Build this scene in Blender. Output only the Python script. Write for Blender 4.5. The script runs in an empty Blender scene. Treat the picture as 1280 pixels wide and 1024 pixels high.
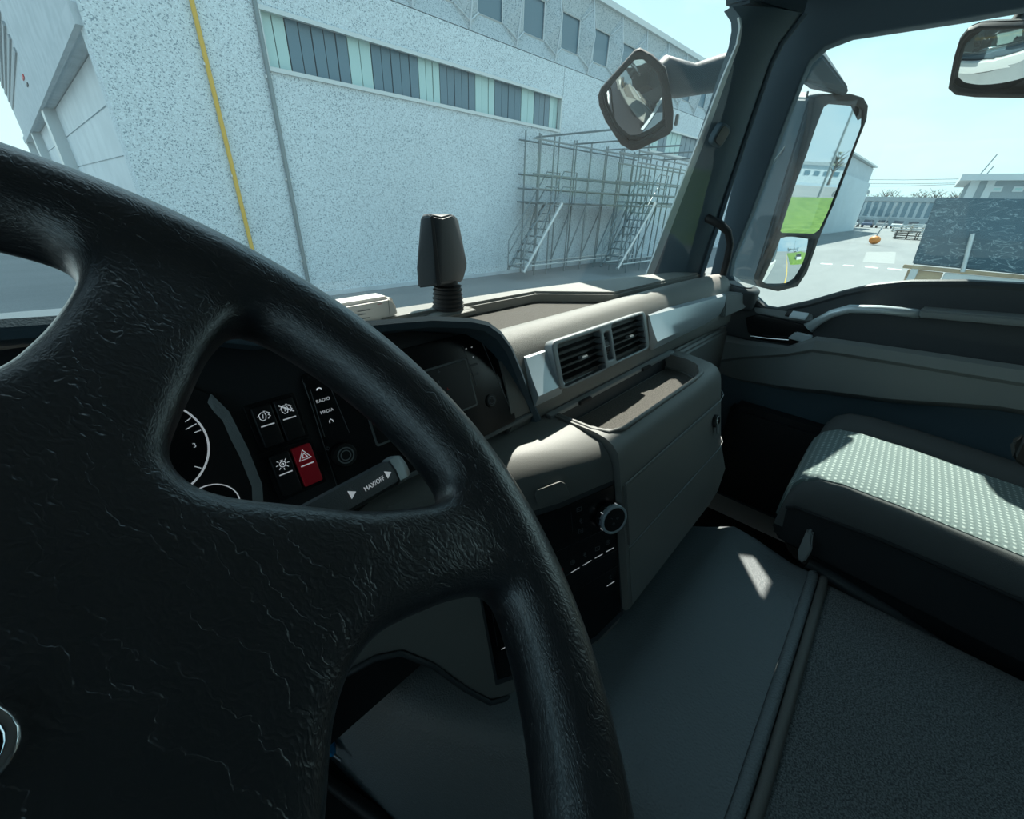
import bpy, bmesh, math, random
from mathutils import Vector, Matrix
C = bpy.context.scene.collection
random.seed(7)
R = math.radians
# ------------------------------------------------------------------ camera
# origin = the camera; X across the cab to the passenger side, Y ahead, Z up
F_PX = 507.0
dn = Vector((-35, 988, F_PX)).normalized(); upc = -dn                 # image frame: x right, y down, z ahead
fh = (Vector((0, 0, 1)) - upc * upc.z).normalized(); rh = dn.cross(fh)
a0 = R(42)
XC = fh * math.cos(a0) + rh * math.sin(a0)                            # world axes seen in the image frame
YC = fh * math.sin(a0) - rh * math.cos(a0)
def to_world(v): return Vector((v.dot(XC), v.dot(YC), v.dot(upc)))
cam_d = bpy.data.cameras.new('camera'); cam = bpy.data.objects.new('camera', cam_d); C.objects.link(cam)
cx_, cy_, cz_ = to_world(Vector((1, 0, 0))), to_world(Vector((0, -1, 0))), to_world(Vector((0, 0, -1)))
cam.matrix_world = Matrix(((cx_.x, cy_.x, cz_.x, 0), (cx_.y, cy_.y, cz_.y, 0), (cx_.z, cy_.z, cz_.z, 0), (0, 0, 0, 1)))
cam_d.sensor_fit = 'HORIZONTAL'; cam_d.sensor_width = 36; cam_d.lens = 36 * F_PX / 1280
cam_d.clip_start = 0.01; cam_d.clip_end = 2000
bpy.context.scene.camera = cam
# ------------------------------------------------------------------ sky, sun, exposure
SUN_AZ, SUN_EL, SUN_E = 57.5, 52.0, 9.8
W = bpy.data.worlds.new('sky'); bpy.context.scene.world = W; W.use_nodes = True
nt = W.node_tree; nt.nodes.clear()
def wn(t): return nt.nodes.new(t)
o_ = wn('ShaderNodeOutputWorld'); bg = wn('ShaderNodeBackground'); tc = wn('ShaderNodeTexCoord'); sp = wn('ShaderNodeSeparateXYZ')
rp = wn('ShaderNodeValToRGB'); cl = wn('ShaderNodeTexNoise'); cr = wn('ShaderNodeValToRGB'); mx = wn('ShaderNodeMix'); mx.data_type = 'RGBA'
nt.links.new(tc.outputs['Generated'], sp.inputs[0]); nt.links.new(sp.outputs['Z'], rp.inputs[0])
e = rp.color_ramp.elements; e[0].position = 0.0; e[0].color = (0.68, 0.92, 0.93, 1); e[1].position = 1.0; e[1].color = (0.26, 0.55, 0.80, 1)
x = e.new(0.22); x.color = (0.60, 0.88, 0.93, 1); x = e.new(0.5); x.color = (0.42, 0.74, 0.90, 1)
mp = wn('ShaderNodeMapping'); mp.inputs['Scale'].default_value = (1, 1, 2.6); nt.links.new(tc.outputs['Generated'], mp.inputs[0])
nt.links.new(mp.outputs[0], cl.inputs['Vector']); cl.inputs['Scale'].default_value = 2.3; cl.inputs['Detail'].default_value = 6; cl.inputs['Roughness'].default_value = .55
cr.color_ramp.elements[0].position = .46; cr.color_ramp.elements[0].color = (0, 0, 0, 1); cr.color_ramp.elements[1].position = .66; cr.color_ramp.elements[1].color = (.75, .75, .75, 1)
nt.links.new(cl.outputs['Fac'], cr.inputs[0]); nt.links.new(cr.outputs[0], mx.inputs['Factor'])
dt = wn('ShaderNodeVectorMath'); dt.operation = 'DOT_PRODUCT'; dt.inputs[1].default_value = (math.sin(R(SUN_AZ)) * math.cos(R(SUN_EL)), math.cos(R(SUN_AZ)) * math.cos(R(SUN_EL)), math.sin(R(SUN_EL)))
nt.links.new(tc.outputs['Generated'], dt.inputs[0]); am = wn('ShaderNodeMapRange'); am.inputs[1].default_value = -.7; am.inputs[2].default_value = .25; nt.links.new(dt.outputs['Value'], am.inputs[0])
bl = wn('ShaderNodeMix'); bl.data_type = 'RGBA'; bl.inputs['A'].default_value = (.30, .56, .78, 1); nt.links.new(am.outputs[0], bl.inputs['Factor']); nt.links.new(rp.outputs[0], bl.inputs['B'])
nt.links.new(bl.outputs['Result'], mx.inputs['A']); mx.inputs['B'].default_value = (.80, .93, .94, 1)
nt.links.new(mx.outputs['Result'], bg.inputs[0]); bg.inputs[1].default_value = 1.27; nt.links.new(bg.outputs[0], o_.inputs[0])
sd = bpy.data.lights.new('sun', 'SUN'); sd.energy = SUN_E; sd.angle = R(.55); sd.color = (1, .95, .84)
sun = bpy.data.objects.new('sun', sd); C.objects.link(sun)
SUNV = Vector((math.sin(R(SUN_AZ)) * math.cos(R(SUN_EL)), math.cos(R(SUN_AZ)) * math.cos(R(SUN_EL)), math.sin(R(SUN_EL))))
sun.rotation_mode = 'QUATERNION'; sun.rotation_quaternion = SUNV.to_track_quat('Z', 'Y'); sun.location = (0, 0, 30)
vs = bpy.context.scene.view_settings; vs.view_transform = 'Standard'; vs.look = 'None'; vs.gamma = 1; vs.use_curve_mapping = False; vs.exposure = 0.0
# ------------------------------------------------------------------ measuring helpers (1280 x 1024 frame -> point on a plane)
def ray(px, py): return to_world(Vector((px - 640, py - 512, F_PX)).normalized())
def onx(px, py, v): r = ray(px, py); return r * (v / r.x)
def ony(px, py, v): r = ray(px, py); return r * (v / r.y)
def onz(px, py, v): r = ray(px, py); return r * (v / r.z)
def onp(px, py, p0, n): r = ray(px, py); n = Vector(n); return r * (Vector(p0).dot(n) / r.dot(n))
U2 = Vector((math.cos(R(2)), -math.sin(R(2)), 0)); D2 = Vector((math.sin(R(2)), math.cos(R(2)), 0))
def bp(u, v, z): return U2 * u + D2 * v + Vector((0, 0, z))          # coordinates along / away to the warehouse
GZ = -2.45
# ------------------------------------------------------------------ materials
def new_mat(name):
    m = bpy.data.materials.new(name); m.use_nodes = True
    return m, m.node_tree, m.node_tree.nodes['Principled BSDF']
def mat(name, col, rough=.6, metal=0, bump=None, spec=.5, var=None, emit=None, coat=0):
    """bump=(scale, strength, distance) noise relief; var=(scale, other colour) mottling"""
    m, t, b = new_mat(name); L = t.links
    b.inputs['Base Color'].default_value = (*col, 1); b.inputs['Roughness'].default_value = rough; b.inputs['Metallic'].default_value = metal
    b.inputs['Specular IOR Level'].default_value = spec; b.inputs['Coat Weight'].default_value = coat
    if bump or var: co = t.nodes.new('ShaderNodeTexCoord')
    if var:
        nz = t.nodes.new('ShaderNodeTexNoise'); nz.inputs['Scale'].default_value = var[0]; nz.inputs['Detail'].default_value = 5
        L.new(co.outputs['Object'], nz.inputs['Vector']); r = t.nodes.new('ShaderNodeValToRGB')
        r.color_ramp.elements[0].position = .38; r.color_ramp.elements[0].color = (*col, 1); r.color_ramp.elements[1].position = .62; r.color_ramp.elements[1].color = (*var[1], 1)
        L.new(nz.outputs['Fac'], r.inputs[0]); L.new(r.outputs[0], b.inputs['Base Color'])
    if bump:
        nz = t.nodes.new('ShaderNodeTexVoronoi' if len(bump) > 3 else 'ShaderNodeTexNoise'); nz.inputs['Scale'].default_value = bump[0]
        L.new(co.outputs['Object'], nz.inputs['Vector']); bm_ = t.nodes.new('ShaderNodeBump'); bm_.inputs['Strength'].default_value = bump[1]; bm_.inputs['Distance'].default_value = bump[2]
        L.new(nz.outputs[0], bm_.inputs['Height']); L.new(bm_.outputs[0], b.inputs['Normal'])
    if emit: b.inputs['Emission Color'].default_value = (*emit[0], 1); b.inputs['Emission Strength'].default_value = emit[1]
    return m
M = {}
M['pad'] = mat('soft grey dash plastic', (.235, .24, .225), .55, bump=(700, .5, .0012, 1))
M['panel'] = mat('grey moulded plastic', (.21, .215, .205), .5, bump=(900, .25, .0006, 1))
M['dark'] = mat('dark moulded plastic', (.016, .018, .021), .5, bump=(900, .3, .0006, 1))
M['gloss'] = mat('glossy black panel', (.006, .006, .007), .22)
M['blackmat'] = mat('black switch plastic', (.011, .011, .012), .45)
M['door'] = mat('charcoal door plastic', (.05, .057, .062), .5, bump=(800, .3, .0006, 1))
M['doorgrey'] = mat('mid grey door trim', (.21, .23, .23), .55, bump=(800, .3, .0006, 1))
M['silver'] = mat('satin silver paint', (.60, .68, .72), .33, .4)
M['silver2'] = mat('satin silver plastic', (.33, .36, .37), .42, .35)
M['chrome'] = mat('bright chrome', (.75, .77, .78), .12, 1)
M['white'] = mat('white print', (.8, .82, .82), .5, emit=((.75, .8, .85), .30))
M['faint'] = mat('faint grey print', (.16, .17, .18), .5)
M['red'] = mat('red hazard switch', (.85, .02, .04), .35)
M['redprint'] = mat('red print', (.5, .03, .03), .5)
M['beigebox'] = mat('off white device plastic', (.72, .70, .66), .45)
M['rubber'] = mat('black rubber', (.012, .013, .014), .6)
M['felt'] = mat('grey ribbed tray mat', (.15, .145, .13), .95, bump=(1400, .9, .0015), var=(500, (.085, .082, .075)))
M['headliner'] = mat('pale headliner', (.16, .18, .19), .95)
M['pillar'] = mat('slate pillar trim', (.075, .115, .142), .6, spec=.2, bump=(800, .25, .0005, 1))
M['seatside'] = mat('dark seat side fabric', (.022, .024, .027), .95, bump=(900, .7, .001))
M['seatgrey'] = mat('grey seat bolster fabric', (.085, .09, .09), .95, bump=(1100, .7, .001))
M['carpet'] = mat('dark fibre carpet', (.07, .08, .085), 1.0, bump=(650, 1, .003), var=(420, (.22, .24, .24)))
M['piping'] = mat('grey edge piping', (.13, .13, .12), .6, bump=(500, .5, .001))
M['blue'] = mat('light blue plastic', (.02, .35, .70), .35)
M['orange'] = mat('orange plastic', (.75, .25, .04), .5)
M['yellowpipe'] = mat('yellow gas pipe paint', (.62, .40, .06), .5)
M['steel'] = mat('galvanised scaffold tube', (.20, .25, .26), .45, .5)
M['alu'] = mat('pale aluminium', (.55, .60, .60), .4, .4)
M['concrete'] = mat('plain concrete', (.50, .57, .60), .85, var=(2.0, (.43, .50, .53)))
M['rolldoor'] = mat('pale sheet door', (.62, .70, .73), .55, var=(1.2, (.54, .62, .65)))
M['whitewall'] = mat('white render', (.62, .66, .66), .8)
M['roofgrey'] = mat('grey roof sheet', (.30, .35, .37), .7)
M['trunk'] = mat('bare bark', (.12, .11, .10), .9)
M['foliage'] = mat('hazy foliage', (.13, .17, .12), .9, var=(3, (.20, .24, .18)))
M['carglass'] = mat('dark car glass', (.02, .03, .04), .1)
M['wood'] = mat('weathered plank', (.46, .35, .22), .8, var=(6, (.36, .27, .18)))
M['truckpaint'] = mat('white truck paint', (.62, .63, .62), .3)
M['line'] = mat('white road paint', (.66, .68, .66), .8)
M['yline'] = mat('yellow road paint', (.70, .46, .08), .8)
for i, c in enumerate([(.6, .62, .62), (.05, .08, .14), (.3, .32, .33), (.35, .03, .03), (.12, .14, .15)]): M['car%d' % i] = mat('car paint %d' % i, c, .3)
def leather(name):
    m, t, b = new_mat(name); L = t.links; N = t.nodes.new
    b.inputs['Base Color'].default_value = (.016, .018, .022, 1); b.inputs['Roughness'].default_value = .34; b.inputs['Specular IOR Level'].default_value = 1.0; b.inputs['Coat Weight'].default_value = .6; b.inputs['Coat Roughness'].default_value = .3
    co = N('ShaderNodeTexCoord')
    v = N('ShaderNodeTexVoronoi'); v.inputs['Scale'].default_value = 520
    mp = N('ShaderNodeMapping'); mp.inputs['Scale'].default_value = (1, .55, 1); mp.inputs['Rotation'].default_value = (0, 0, .5)
    nz0 = N('ShaderNodeTexNoise'); nz0.inputs['Scale'].default_value = 30; nz0.inputs['Detail'].default_value = 4
    ad = N('ShaderNodeVectorMath'); ad.operation = 'MULTIPLY_ADD'; ad.inputs[1].default_value = (.02, .02, .02)
    L.new(nz0.outputs['Color'], ad.inputs[0]); L.new(co.outputs['Object'], ad.inputs[2]); L.new(ad.outputs[0], mp.inputs[0]); L.new(mp.outputs[0], v.inputs['Vector'])
    b1 = N('ShaderNodeBump'); b1.inputs['Strength'].default_value = .36; b1.inputs['Distance'].default_value = .0007; L.new(v.outputs['Distance'], b1.inputs['Height'])
    # long creases running up the hub
    mp2 = N('ShaderNodeMapping'); mp2.inputs['Scale'].default_value = (1, .16, .5); mp2.inputs['Rotation'].default_value = (0, 0, -.25); L.new(ad.outputs[0], mp2.inputs[0])
    nz = N('ShaderNodeTexNoise'); nz.inputs['Scale'].default_value = 75; nz.inputs['Detail'].default_value = 3; L.new(mp2.outputs[0], nz.inputs['Vector'])
    rr = N('ShaderNodeValToRGB'); rr.color_ramp.elements[0].position = .47; rr.color_ramp.elements[1].position = .5; rr.color_ramp.elements[0].color = (1, 1, 1, 1)
    x = rr.color_ramp.elements.new(.485); x.color = (0, 0, 0, 1); rr.color_ramp.elements[-1].color = (1, 1, 1, 1); L.new(nz.outputs['Fac'], rr.inputs[0])
    b2 = N('ShaderNodeBump'); b2.inputs['Strength'].default_value = .3; b2.inputs['Distance'].default_value = .0006; L.new(rr.outputs[0], b2.inputs['Height']); L.new(b1.outputs[0], b2.inputs['Normal'])
    L.new(b2.outputs[0], b.inputs['Normal']); return m
M['leather'] = leather('creased black leather')
def grain(name, col, scale, strength, rough=.5):
    m, t, b = new_mat(name); L = t.links
    b.inputs['Base Color'].default_value = (*col, 1); b.inputs['Roughness'].default_value = rough
    co = t.nodes.new('ShaderNodeTexCoord'); v = t.nodes.new('ShaderNodeTexVoronoi'); v.inputs['Scale'].default_value = scale; v.feature = 'SMOOTH_F1'
    L.new(co.outputs['Object'], v.inputs['Vector']); b1 = t.nodes.new('ShaderNodeBump'); b1.inputs['Strength'].default_value = strength; b1.inputs['Distance'].default_value = .0015
    L.new(v.outputs['Distance'], b1.inputs['Height']); L.new(b1.outputs[0], b.inputs['Normal']); return m
M['vinyl'] = grain('pebbled grey vinyl', (.165, .19, .20), 330, .8, .55)
def speckle(name, base, dark, light, scale):
    m, t, b = new_mat(name); L = t.links; N = t.nodes.new
    co = N('ShaderNodeTexCoord'); v = N('ShaderNodeTexVoronoi'); v.inputs['Scale'].default_value = scale; L.new(co.outputs['Object'], v.inputs['Vector'])
    sep = N('ShaderNodeSeparateColor'); L.new(v.outputs['Color'], sep.inputs[0])
    r = N('ShaderNodeValToRGB'); r.color_ramp.interpolation = 'CONSTANT'; el = r.color_ramp.elements
    el[0].position = 0; el[0].color = (*dark, 1); el[1].position = .14; el[1].color = (*base, 1); x = el.new(.7); x.color = (*light, 1)
    L.new(sep.outputs[0], r.inputs[0])
    nz = N('ShaderNodeTexNoise'); nz.inputs['Scale'].default_value = .35; nz.inputs['Detail'].default_value = 5; L.new(co.outputs['Object'], nz.inputs['Vector'])
    mr = N('ShaderNodeMapRange'); mr.inputs[3].default_value = .86; mr.inputs[4].default_value = 1.08; L.new(nz.outputs['Fac'], mr.inputs[0])
    mu = N('ShaderNodeMix'); mu.data_type = 'RGBA'; mu.blend_type = 'MULTIPLY'; mu.inputs['Factor'].default_value = 1; L.new(r.outputs[0], mu.inputs['A']); L.new(mr.outputs[0], mu.inputs['B'])
    L.new(mu.outputs['Result'], b.inputs['Base Color']); b.inputs['Roughness'].default_value = .9; return m
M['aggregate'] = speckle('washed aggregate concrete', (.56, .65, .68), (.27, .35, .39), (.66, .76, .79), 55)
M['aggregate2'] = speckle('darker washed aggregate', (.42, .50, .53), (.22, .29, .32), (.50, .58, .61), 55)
def ground_mat():
    m, t, b = new_mat('worn yard asphalt'); L = t.links; N = t.nodes.new
    co = N('ShaderNodeTexCoord'); n1 = N('ShaderNodeTexNoise'); n1.inputs['Scale'].default_value = .35; n1.inputs['Detail'].default_value = 8; n1.inputs['Roughness'].default_value = .65
    mpp = N('ShaderNodeMapping'); mpp.inputs['Scale'].default_value = (.25, 1, 1); L.new(co.outputs['Object'], mpp.inputs[0]); L.new(mpp.outputs[0], n1.inputs['Vector'])
    r = N('ShaderNodeValToRGB'); r.color_ramp.elements[0].position = .35; r.color_ramp.elements[0].color = (.18, .20, .205, 1); r.color_ramp.elements[1].position = .68; r.color_ramp.elements[1].color = (.24, .26, .26, 1)
    L.new(n1.outputs['Fac'], r.inputs[0])
    n2 = N('ShaderNodeTexNoise'); n2.inputs['Scale'].default_value = 18; n2.inputs['Detail'].default_value = 4; L.new(co.outputs['Object'], n2.inputs['Vector'])
    mr = N('ShaderNodeMapRange'); mr.inputs[3].default_value = .8; mr.inputs[4].default_value = 1.15; L.new(n2.outputs['Fac'], mr.inputs[0])
    mu = N('ShaderNodeMix'); mu.data_type = 'RGBA'; mu.blend_type = 'MULTIPLY'; mu.inputs['Factor'].default_value = 1; L.new(r.outputs[0], mu.inputs['A']); L.new(mr.outputs[0], mu.inputs['B'])
    L.new(mu.outputs['Result'], b.inputs['Base Color']); b.inputs['Roughness'].default_value = .92; return m
M['asphalt'] = ground_mat()
M['grass'] = mat('spring grass', (.085, .17, .028), .9, var=(2.5, (.16, .26, .05)))
M['patch'] = mat('paler asphalt patch', (.28, .30, .295), .9, var=(3, (.26, .28, .275)))
def glass_mat(name, haze, tint=(1, 1, 1)):
    m = bpy.data.materials.new(name); m.use_nodes = True; t = m.node_tree; t.nodes.clear(); N = t.nodes.new; L = t.links
    o = N('ShaderNodeOutputMaterial'); tr = N('ShaderNodeBsdfTransparent'); tr.inputs[0].default_value = (*tint, 1); gl = N('ShaderNodeBsdfGlossy'); gl.inputs['Roughness'].default_value = .02
    lw_ = N('ShaderNodeLayerWeight'); lw_.inputs[0].default_value = .5; pw = N('ShaderNodeMath'); pw.operation = 'POWER'; pw.inputs[1].default_value = 5; L.new(lw_.outputs['Facing'], pw.inputs[0]); fr = N('ShaderNodeMapRange'); fr.inputs[3].default_value = .03; fr.inputs[4].default_value = .7; L.new(pw.outputs[0], fr.inputs[0]); ms = N('ShaderNodeMixShader'); L.new(fr.outputs[0], ms.inputs[0]); L.new(tr.outputs[0], ms.inputs[1]); L.new(gl.outputs[0], ms.inputs[2])
    # pale streaky film mixed in, painting the haze of glare and reflections
    tl = N('ShaderNodeBsdfTranslucent'); tl.inputs[0].default_value = (.8, .85, .85, 1); df = N('ShaderNodeBsdfDiffuse'); df.inputs[0].default_value = (.8, .85, .85, 1); du = N('ShaderNodeMixShader'); L.new(tl.outputs[0], du.inputs[1]); L.new(df.outputs[0], du.inputs[2])
    co = N('ShaderNodeTexCoord'); mpp = N('ShaderNodeMapping'); mpp.inputs['Scale'].default_value = (3, 3, .5); nz = N('ShaderNodeTexNoise'); nz.inputs['Scale'].default_value = 2; nz.inputs['Detail'].default_value = 6
    L.new(co.outputs['Object'], mpp.inputs[0]); L.new(mpp.outputs[0], nz.inputs['Vector']); mr = N('ShaderNodeMapRange'); mr.inputs[3].default_value = haze * .4; mr.inputs[4].default_value = haze * 1.6; L.new(nz.outputs['Fac'], mr.inputs[0])
    m2 = N('ShaderNodeMixShader'); L.new(mr.outputs[0], m2.inputs[0]); L.new(ms.outputs[0], m2.inputs[1]); L.new(du.outputs[0], m2.inputs[2]); L.new(m2.outputs[0], o.inputs[0]); return m
M['glass'] = glass_mat('windscreen glass with painted haze', .032, (.95, .99, .99)); M['sideglass'] = glass_mat('side window glass', .010, (.93, .99, .99))
M['mirror'] = mat('mirror silver', (.66, .72, .73), .015, 1)
def seat_mat():
    m, t, b = new_mat('dotted seat fabric'); L = t.links; N = t.nodes.new
    co = N('ShaderNodeTexCoord'); mpp = N('ShaderNodeMapping'); mpp.inputs['Scale'].default_value = (88, 88, 88); L.new(co.outputs['Object'], mpp.inputs[0])
    sp = N('ShaderNodeSeparateXYZ'); L.new(mpp.outputs[0], sp.inputs[0])
    def mth(op, a, b_=None):
        n = N('ShaderNodeMath'); n.operation = op
        for i, v in enumerate((a, b_)):
            if v is None: continue
            if isinstance(v, (int, float)): n.inputs[i].default_value = v
            else: L.new(v, n.inputs[i])
        return n.outputs[0]
    row = mth('FLOOR', sp.outputs['Y']); off = mth('MULTIPLY', mth('MODULO', row, 2), .5)
    fx = mth('SUBTRACT', mth('FRACT', mth('ADD', sp.outputs['X'], off)), .5); fy = mth('SUBTRACT', mth('FRACT', sp.outputs['Y']), .5)
    d = mth('SQRT', mth('ADD', mth('MULTIPLY', fx, fx), mth('MULTIPLY', fy, fy)))
    r = N('ShaderNodeValToRGB'); r.color_ramp.elements[0].position = .16; r.color_ramp.elements[0].color = (.42, .48, .455, 1); r.color_ramp.elements[1].position = .27; r.color_ramp.elements[1].color = (.17, .22, .215, 1)
    L.new(d, r.inputs[0]); L.new(r.outputs[0], b.inputs['Base Color']); b.inputs['Roughness'].default_value = .95
    bb = N('ShaderNodeBump'); bb.inputs['Distance'].default_value = .002; bb.inputs['Strength'].default_value = .6; bb.invert = True; L.new(d, bb.inputs['Height']); L.new(bb.outputs[0], b.inputs['Normal']); return m
M['seatdot'] = seat_mat()
def tarp_mat():
    m, t, b = new_mat('dark tarpaulin with scratches and painted glints'); L = t.links; N = t.nodes.new
    co = N('ShaderNodeTexCoord'); nz = N('ShaderNodeTexNoise'); nz.inputs['Scale'].default_value = 5; nz.inputs['Detail'].default_value = 5; nz.inputs['Distortion'].default_value = 1.2
    mpp = N('ShaderNodeMapping'); mpp.inputs['Scale'].default_value = (1, .7, 1.5); L.new(co.outputs['Object'], mpp.inputs[0]); L.new(mpp.outputs[0], nz.inputs['Vector'])
    r = N('ShaderNodeValToRGB'); el = r.color_ramp.elements; el[0].position = .50; el[0].color = (.035, .085, .115, 1); el[1].position = .60; el[1].color = (.04, .09, .12, 1); x = el.new(.545); x.color = (.30, .40, .43, 1)  # pale flecks: scratches and broken reflections put into the colour
    for p in (.532, .558): x = el.new(p); x.color = (.045, .10, .13, 1)
    L.new(nz.outputs['Fac'], r.inputs[0]); L.new(r.outputs[0], b.inputs['Base Color']); b.inputs['Roughness'].default_value = .4; return m
M['tarp'] = tarp_mat()
# ------------------------------------------------------------------ mesh helpers
def link(name, me, m, parent=None, mw=None, kind=None):
    o = bpy.data.objects.new(name, me); C.objects.link(o)
    if m is not None: me.materials.append(M[m] if isinstance(m, str) else m)
    if parent is not None: o.parent = parent; o.matrix_parent_inverse = parent.matrix_world.inverted()
    if mw is not None: o.matrix_world = mw
    if kind: o['kind'] = kind
    return o
def finish(bm, name, m, parent=None, smooth=35, bevel=0, seg=2, mw=None, kind=None, recalc=True):
    if recalc: bmesh.ops.recalc_face_normals(bm, faces=bm.faces)
    if bevel:
        es = [e for e in bm.edges if len(e.link_faces) == 2 and e.calc_face_angle(0) > .5]
        try: bmesh.ops.bevel(bm, geom=es, offset=bevel, segments=seg, affect='EDGES', clamp_overlap=True)
        except Exception: pass
    me = bpy.data.meshes.new(name); bm.to_mesh(me); bm.free()
    if smooth:
        me.shade_smooth(); me.set_sharp_from_angle(angle=R(smooth))
    return link(name, me, m, parent, mw, kind)
def bm_box(bm, c, s, rot=None):
    r = bmesh.ops.create_cube(bm, size=1); mt = Matrix.Translation(Vector(c)) @ (rot.to_4x4() if rot else Matrix()) @ Matrix.Diagonal((*s, 1))
    bmesh.ops.transform(bm, matrix=mt, verts=r['verts']); return r['verts']
def bm_tube(bm, pts, r, n=8, cap=True):
    pts = [Vector(p) for p in pts]; rs = r if isinstance(r, (list, tuple)) else [r] * len(pts); rings = []; ref = None
    for i, p in enumerate(pts):
        t = (pts[min(i + 1, len(pts) - 1)] - pts[max(i - 1, 0)]).normalized()
        if ref is None: ref = Vector((0, 0, 1)) if abs(t.z) < .9 else Vector((1, 0, 0))
        a = t.cross(ref).normalized(); b = t.cross(a).normalized(); ref = -b if b.dot(ref) < 0 else b
        b = ref; a = b.cross(t).normalized()
        rings.append([bm.verts.new(p + (a * math.cos(k * 2 * math.pi / n) + b * math.sin(k * 2 * math.pi / n)) * rs[i]) for k in range(n)])
    for i in range(len(rings) - 1):
        for k in range(n): bm.faces.new((rings[i][k], rings[i][(k + 1) % n], rings[i + 1][(k + 1) % n], rings[i + 1][k]))
    if cap: bm.faces.new(rings[0][::-1]); bm.faces.new(rings[-1])
def bm_poly(bm, pts, ext):
    """prism: polygon pts (3D) extruded by vector ext"""
    ext = Vector(ext); a = [bm.verts.new(p) for p in pts]; b = [bm.verts.new(Vector(p) + ext) for p in pts]; n = len(a)
    bm.faces.new(a); bm.faces.new(b[::-1])
    for i in range(n): bm.faces.new((a[i], b[i], b[(i + 1) % n], a[(i + 1) % n]))
def bm_loft(bm, secs, closed=True, caps=True):
    rows = [[bm.verts.new(p) for p in s] for s in secs]; n = len(rows[0]); m_ = n if closed else n - 1
    for i in range(len(rows) - 1):
        for k in range(m_): bm.faces.new((rows[i][k], rows[i][(k + 1) % n], rows[i + 1][(k + 1) % n], rows[i + 1][k]))
    if closed and caps: bm.faces.new(rows[0][::-1]); bm.faces.new(rows[-1])
def box(name, c, s, m, parent=None, bevel=0, rot=None, **k):
    bm = bmesh.new(); bm_box(bm, c, s, rot); return finish(bm, name, m, parent, bevel=bevel, **k)
def box2(name, a, b, m, parent=None, **k): return box(name, [(p + q) / 2 for p, q in zip(a, b)], [abs(q - p) for p, q in zip(a, b)], m, parent, **k)
def tube(name, pts, r, m, parent=None, n=10, **k):
    bm = bmesh.new(); bm_tube(bm, pts, r, n); return finish(bm, name, m, parent, **k)
def prism(name, pts, ext, m, parent=None, bevel=0, **k):
    bm = bmesh.new(); bm_poly(bm, pts, ext); return finish(bm, name, m, parent, bevel=bevel, **k)
def secx(name, prof, x0, x1, m, parent=None, **k): return prism(name, [(x0, y, z) for y, z in prof], (x1 - x0, 0, 0), m, parent, **k)
def loft(name, secs, m, parent=None, **k):
    bm = bmesh.new(); bm_loft(bm, secs); return finish(bm, name, m, parent, **k)
def hull(name, pts, m, parent=None, bevel=0, seg=3, **k):
    bm = bmesh.new(); vs_ = [bm.verts.new(p) for p in pts]; r = bmesh.ops.convex_hull(bm, input=vs_)
    bmesh.ops.delete(bm, geom=[v for v in bm.verts if not v.link_faces], context='VERTS')
    bmesh.ops.dissolve_limit(bm, angle_limit=R(4), verts=bm.verts, edges=bm.edges); return finish(bm, name, m, parent, bevel=bevel, seg=seg, **k)
def rrect(w, h, r, n=5, cx=0, cy=0):
    out = []
    for sx, sy, a in ((1, 1, 0), (-1, 1, 90), (-1, -1, 180), (1, -1, 270)):
        for i in range(n + 1):
            t = R(a + 90 * i / n); out.append((cx + sx * (w / 2 - r) + r * math.cos(t), cy + sy * (h / 2 - r) + r * math.sin(t)))
    return out
def plate_mesh(outline, holes=(), depth=.002, bevel=0, res=3):
    """flat plate in local XY, thickness 2*depth, rounded rim of `bevel`; holes allowed"""
    cu = bpy.data.curves.new('c', 'CURVE'); cu.dimensions = '2D'; cu.fill_mode = 'BOTH'; cu.extrude = max(depth - bevel, .00001); cu.bevel_depth = bevel; cu.bevel_resolution = res; cu.offset = -bevel
    for pl in [outline, *holes]:
        s = cu.splines.new('POLY'); s.points.add(len(pl) - 1); s.use_cyclic_u = True
        for i, p in enumerate(pl): s.points[i].co = (p[0], p[1], 0, 1)
    o = bpy.data.objects.new('c', cu); C.objects.link(o); bpy.context.view_layer.update()
    me = bpy.data.meshes.new_from_object(o.evaluated_get(bpy.context.evaluated_depsgraph_get())); bpy.data.objects.remove(o); bpy.data.curves.remove(cu); me.materials.clear()
    bm = bmesh.new(); bm.from_mesh(me); bmesh.ops.remove_doubles(bm, verts=bm.verts, dist=1e-5); bmesh.ops.recalc_face_normals(bm, faces=bm.faces); bm.to_mesh(me); bm.free()
    me.shade_smooth(); me.set_sharp_from_angle(angle=R(35)); return me
def frame_mat(p0, ex, ey):
    ex = Vector(ex).normalized(); ey = Vector(ey); ey = (ey - ex * ey.dot(ex)).normalized(); n = ex.cross(ey)
    return Matrix(((ex.x, ey.x, n.x, p0[0]), (ex.y, ey.y, n.y, p0[1]), (ex.z, ey.z, n.z, p0[2]), (0, 0, 0, 1)))
def plate(name, outline, m, parent, fm, off=0, holes=(), depth=.002, bevel=.0005):
    return link(name, plate_mesh(outline, holes, depth, bevel), m, parent, fm @ Matrix.Translation((0, 0, off)))
def text_mesh(s, size):
    cu = bpy.data.curves.new('t', 'FONT'); cu.body = s; cu.size = size; cu.align_x = 'CENTER'; cu.align_y = 'CENTER'; cu.extrude = .00012
    o = bpy.data.objects.new('t', cu); C.objects.link(o); bpy.context.view_layer.update()
    me = bpy.data.meshes.new_from_object(o.evaluated_get(bpy.context.evaluated_depsgraph_get())); bpy.data.objects.remove(o); me.materials.clear(); return me
def text(name, s, size, m, parent, fm, u=0, v=0, off=.001, rot=0):
    return link(name, text_mesh(s, size), m, parent, fm @ Matrix.Translation((u, v, off)) @ Matrix.Rotation(rot, 4, 'Z'))
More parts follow.
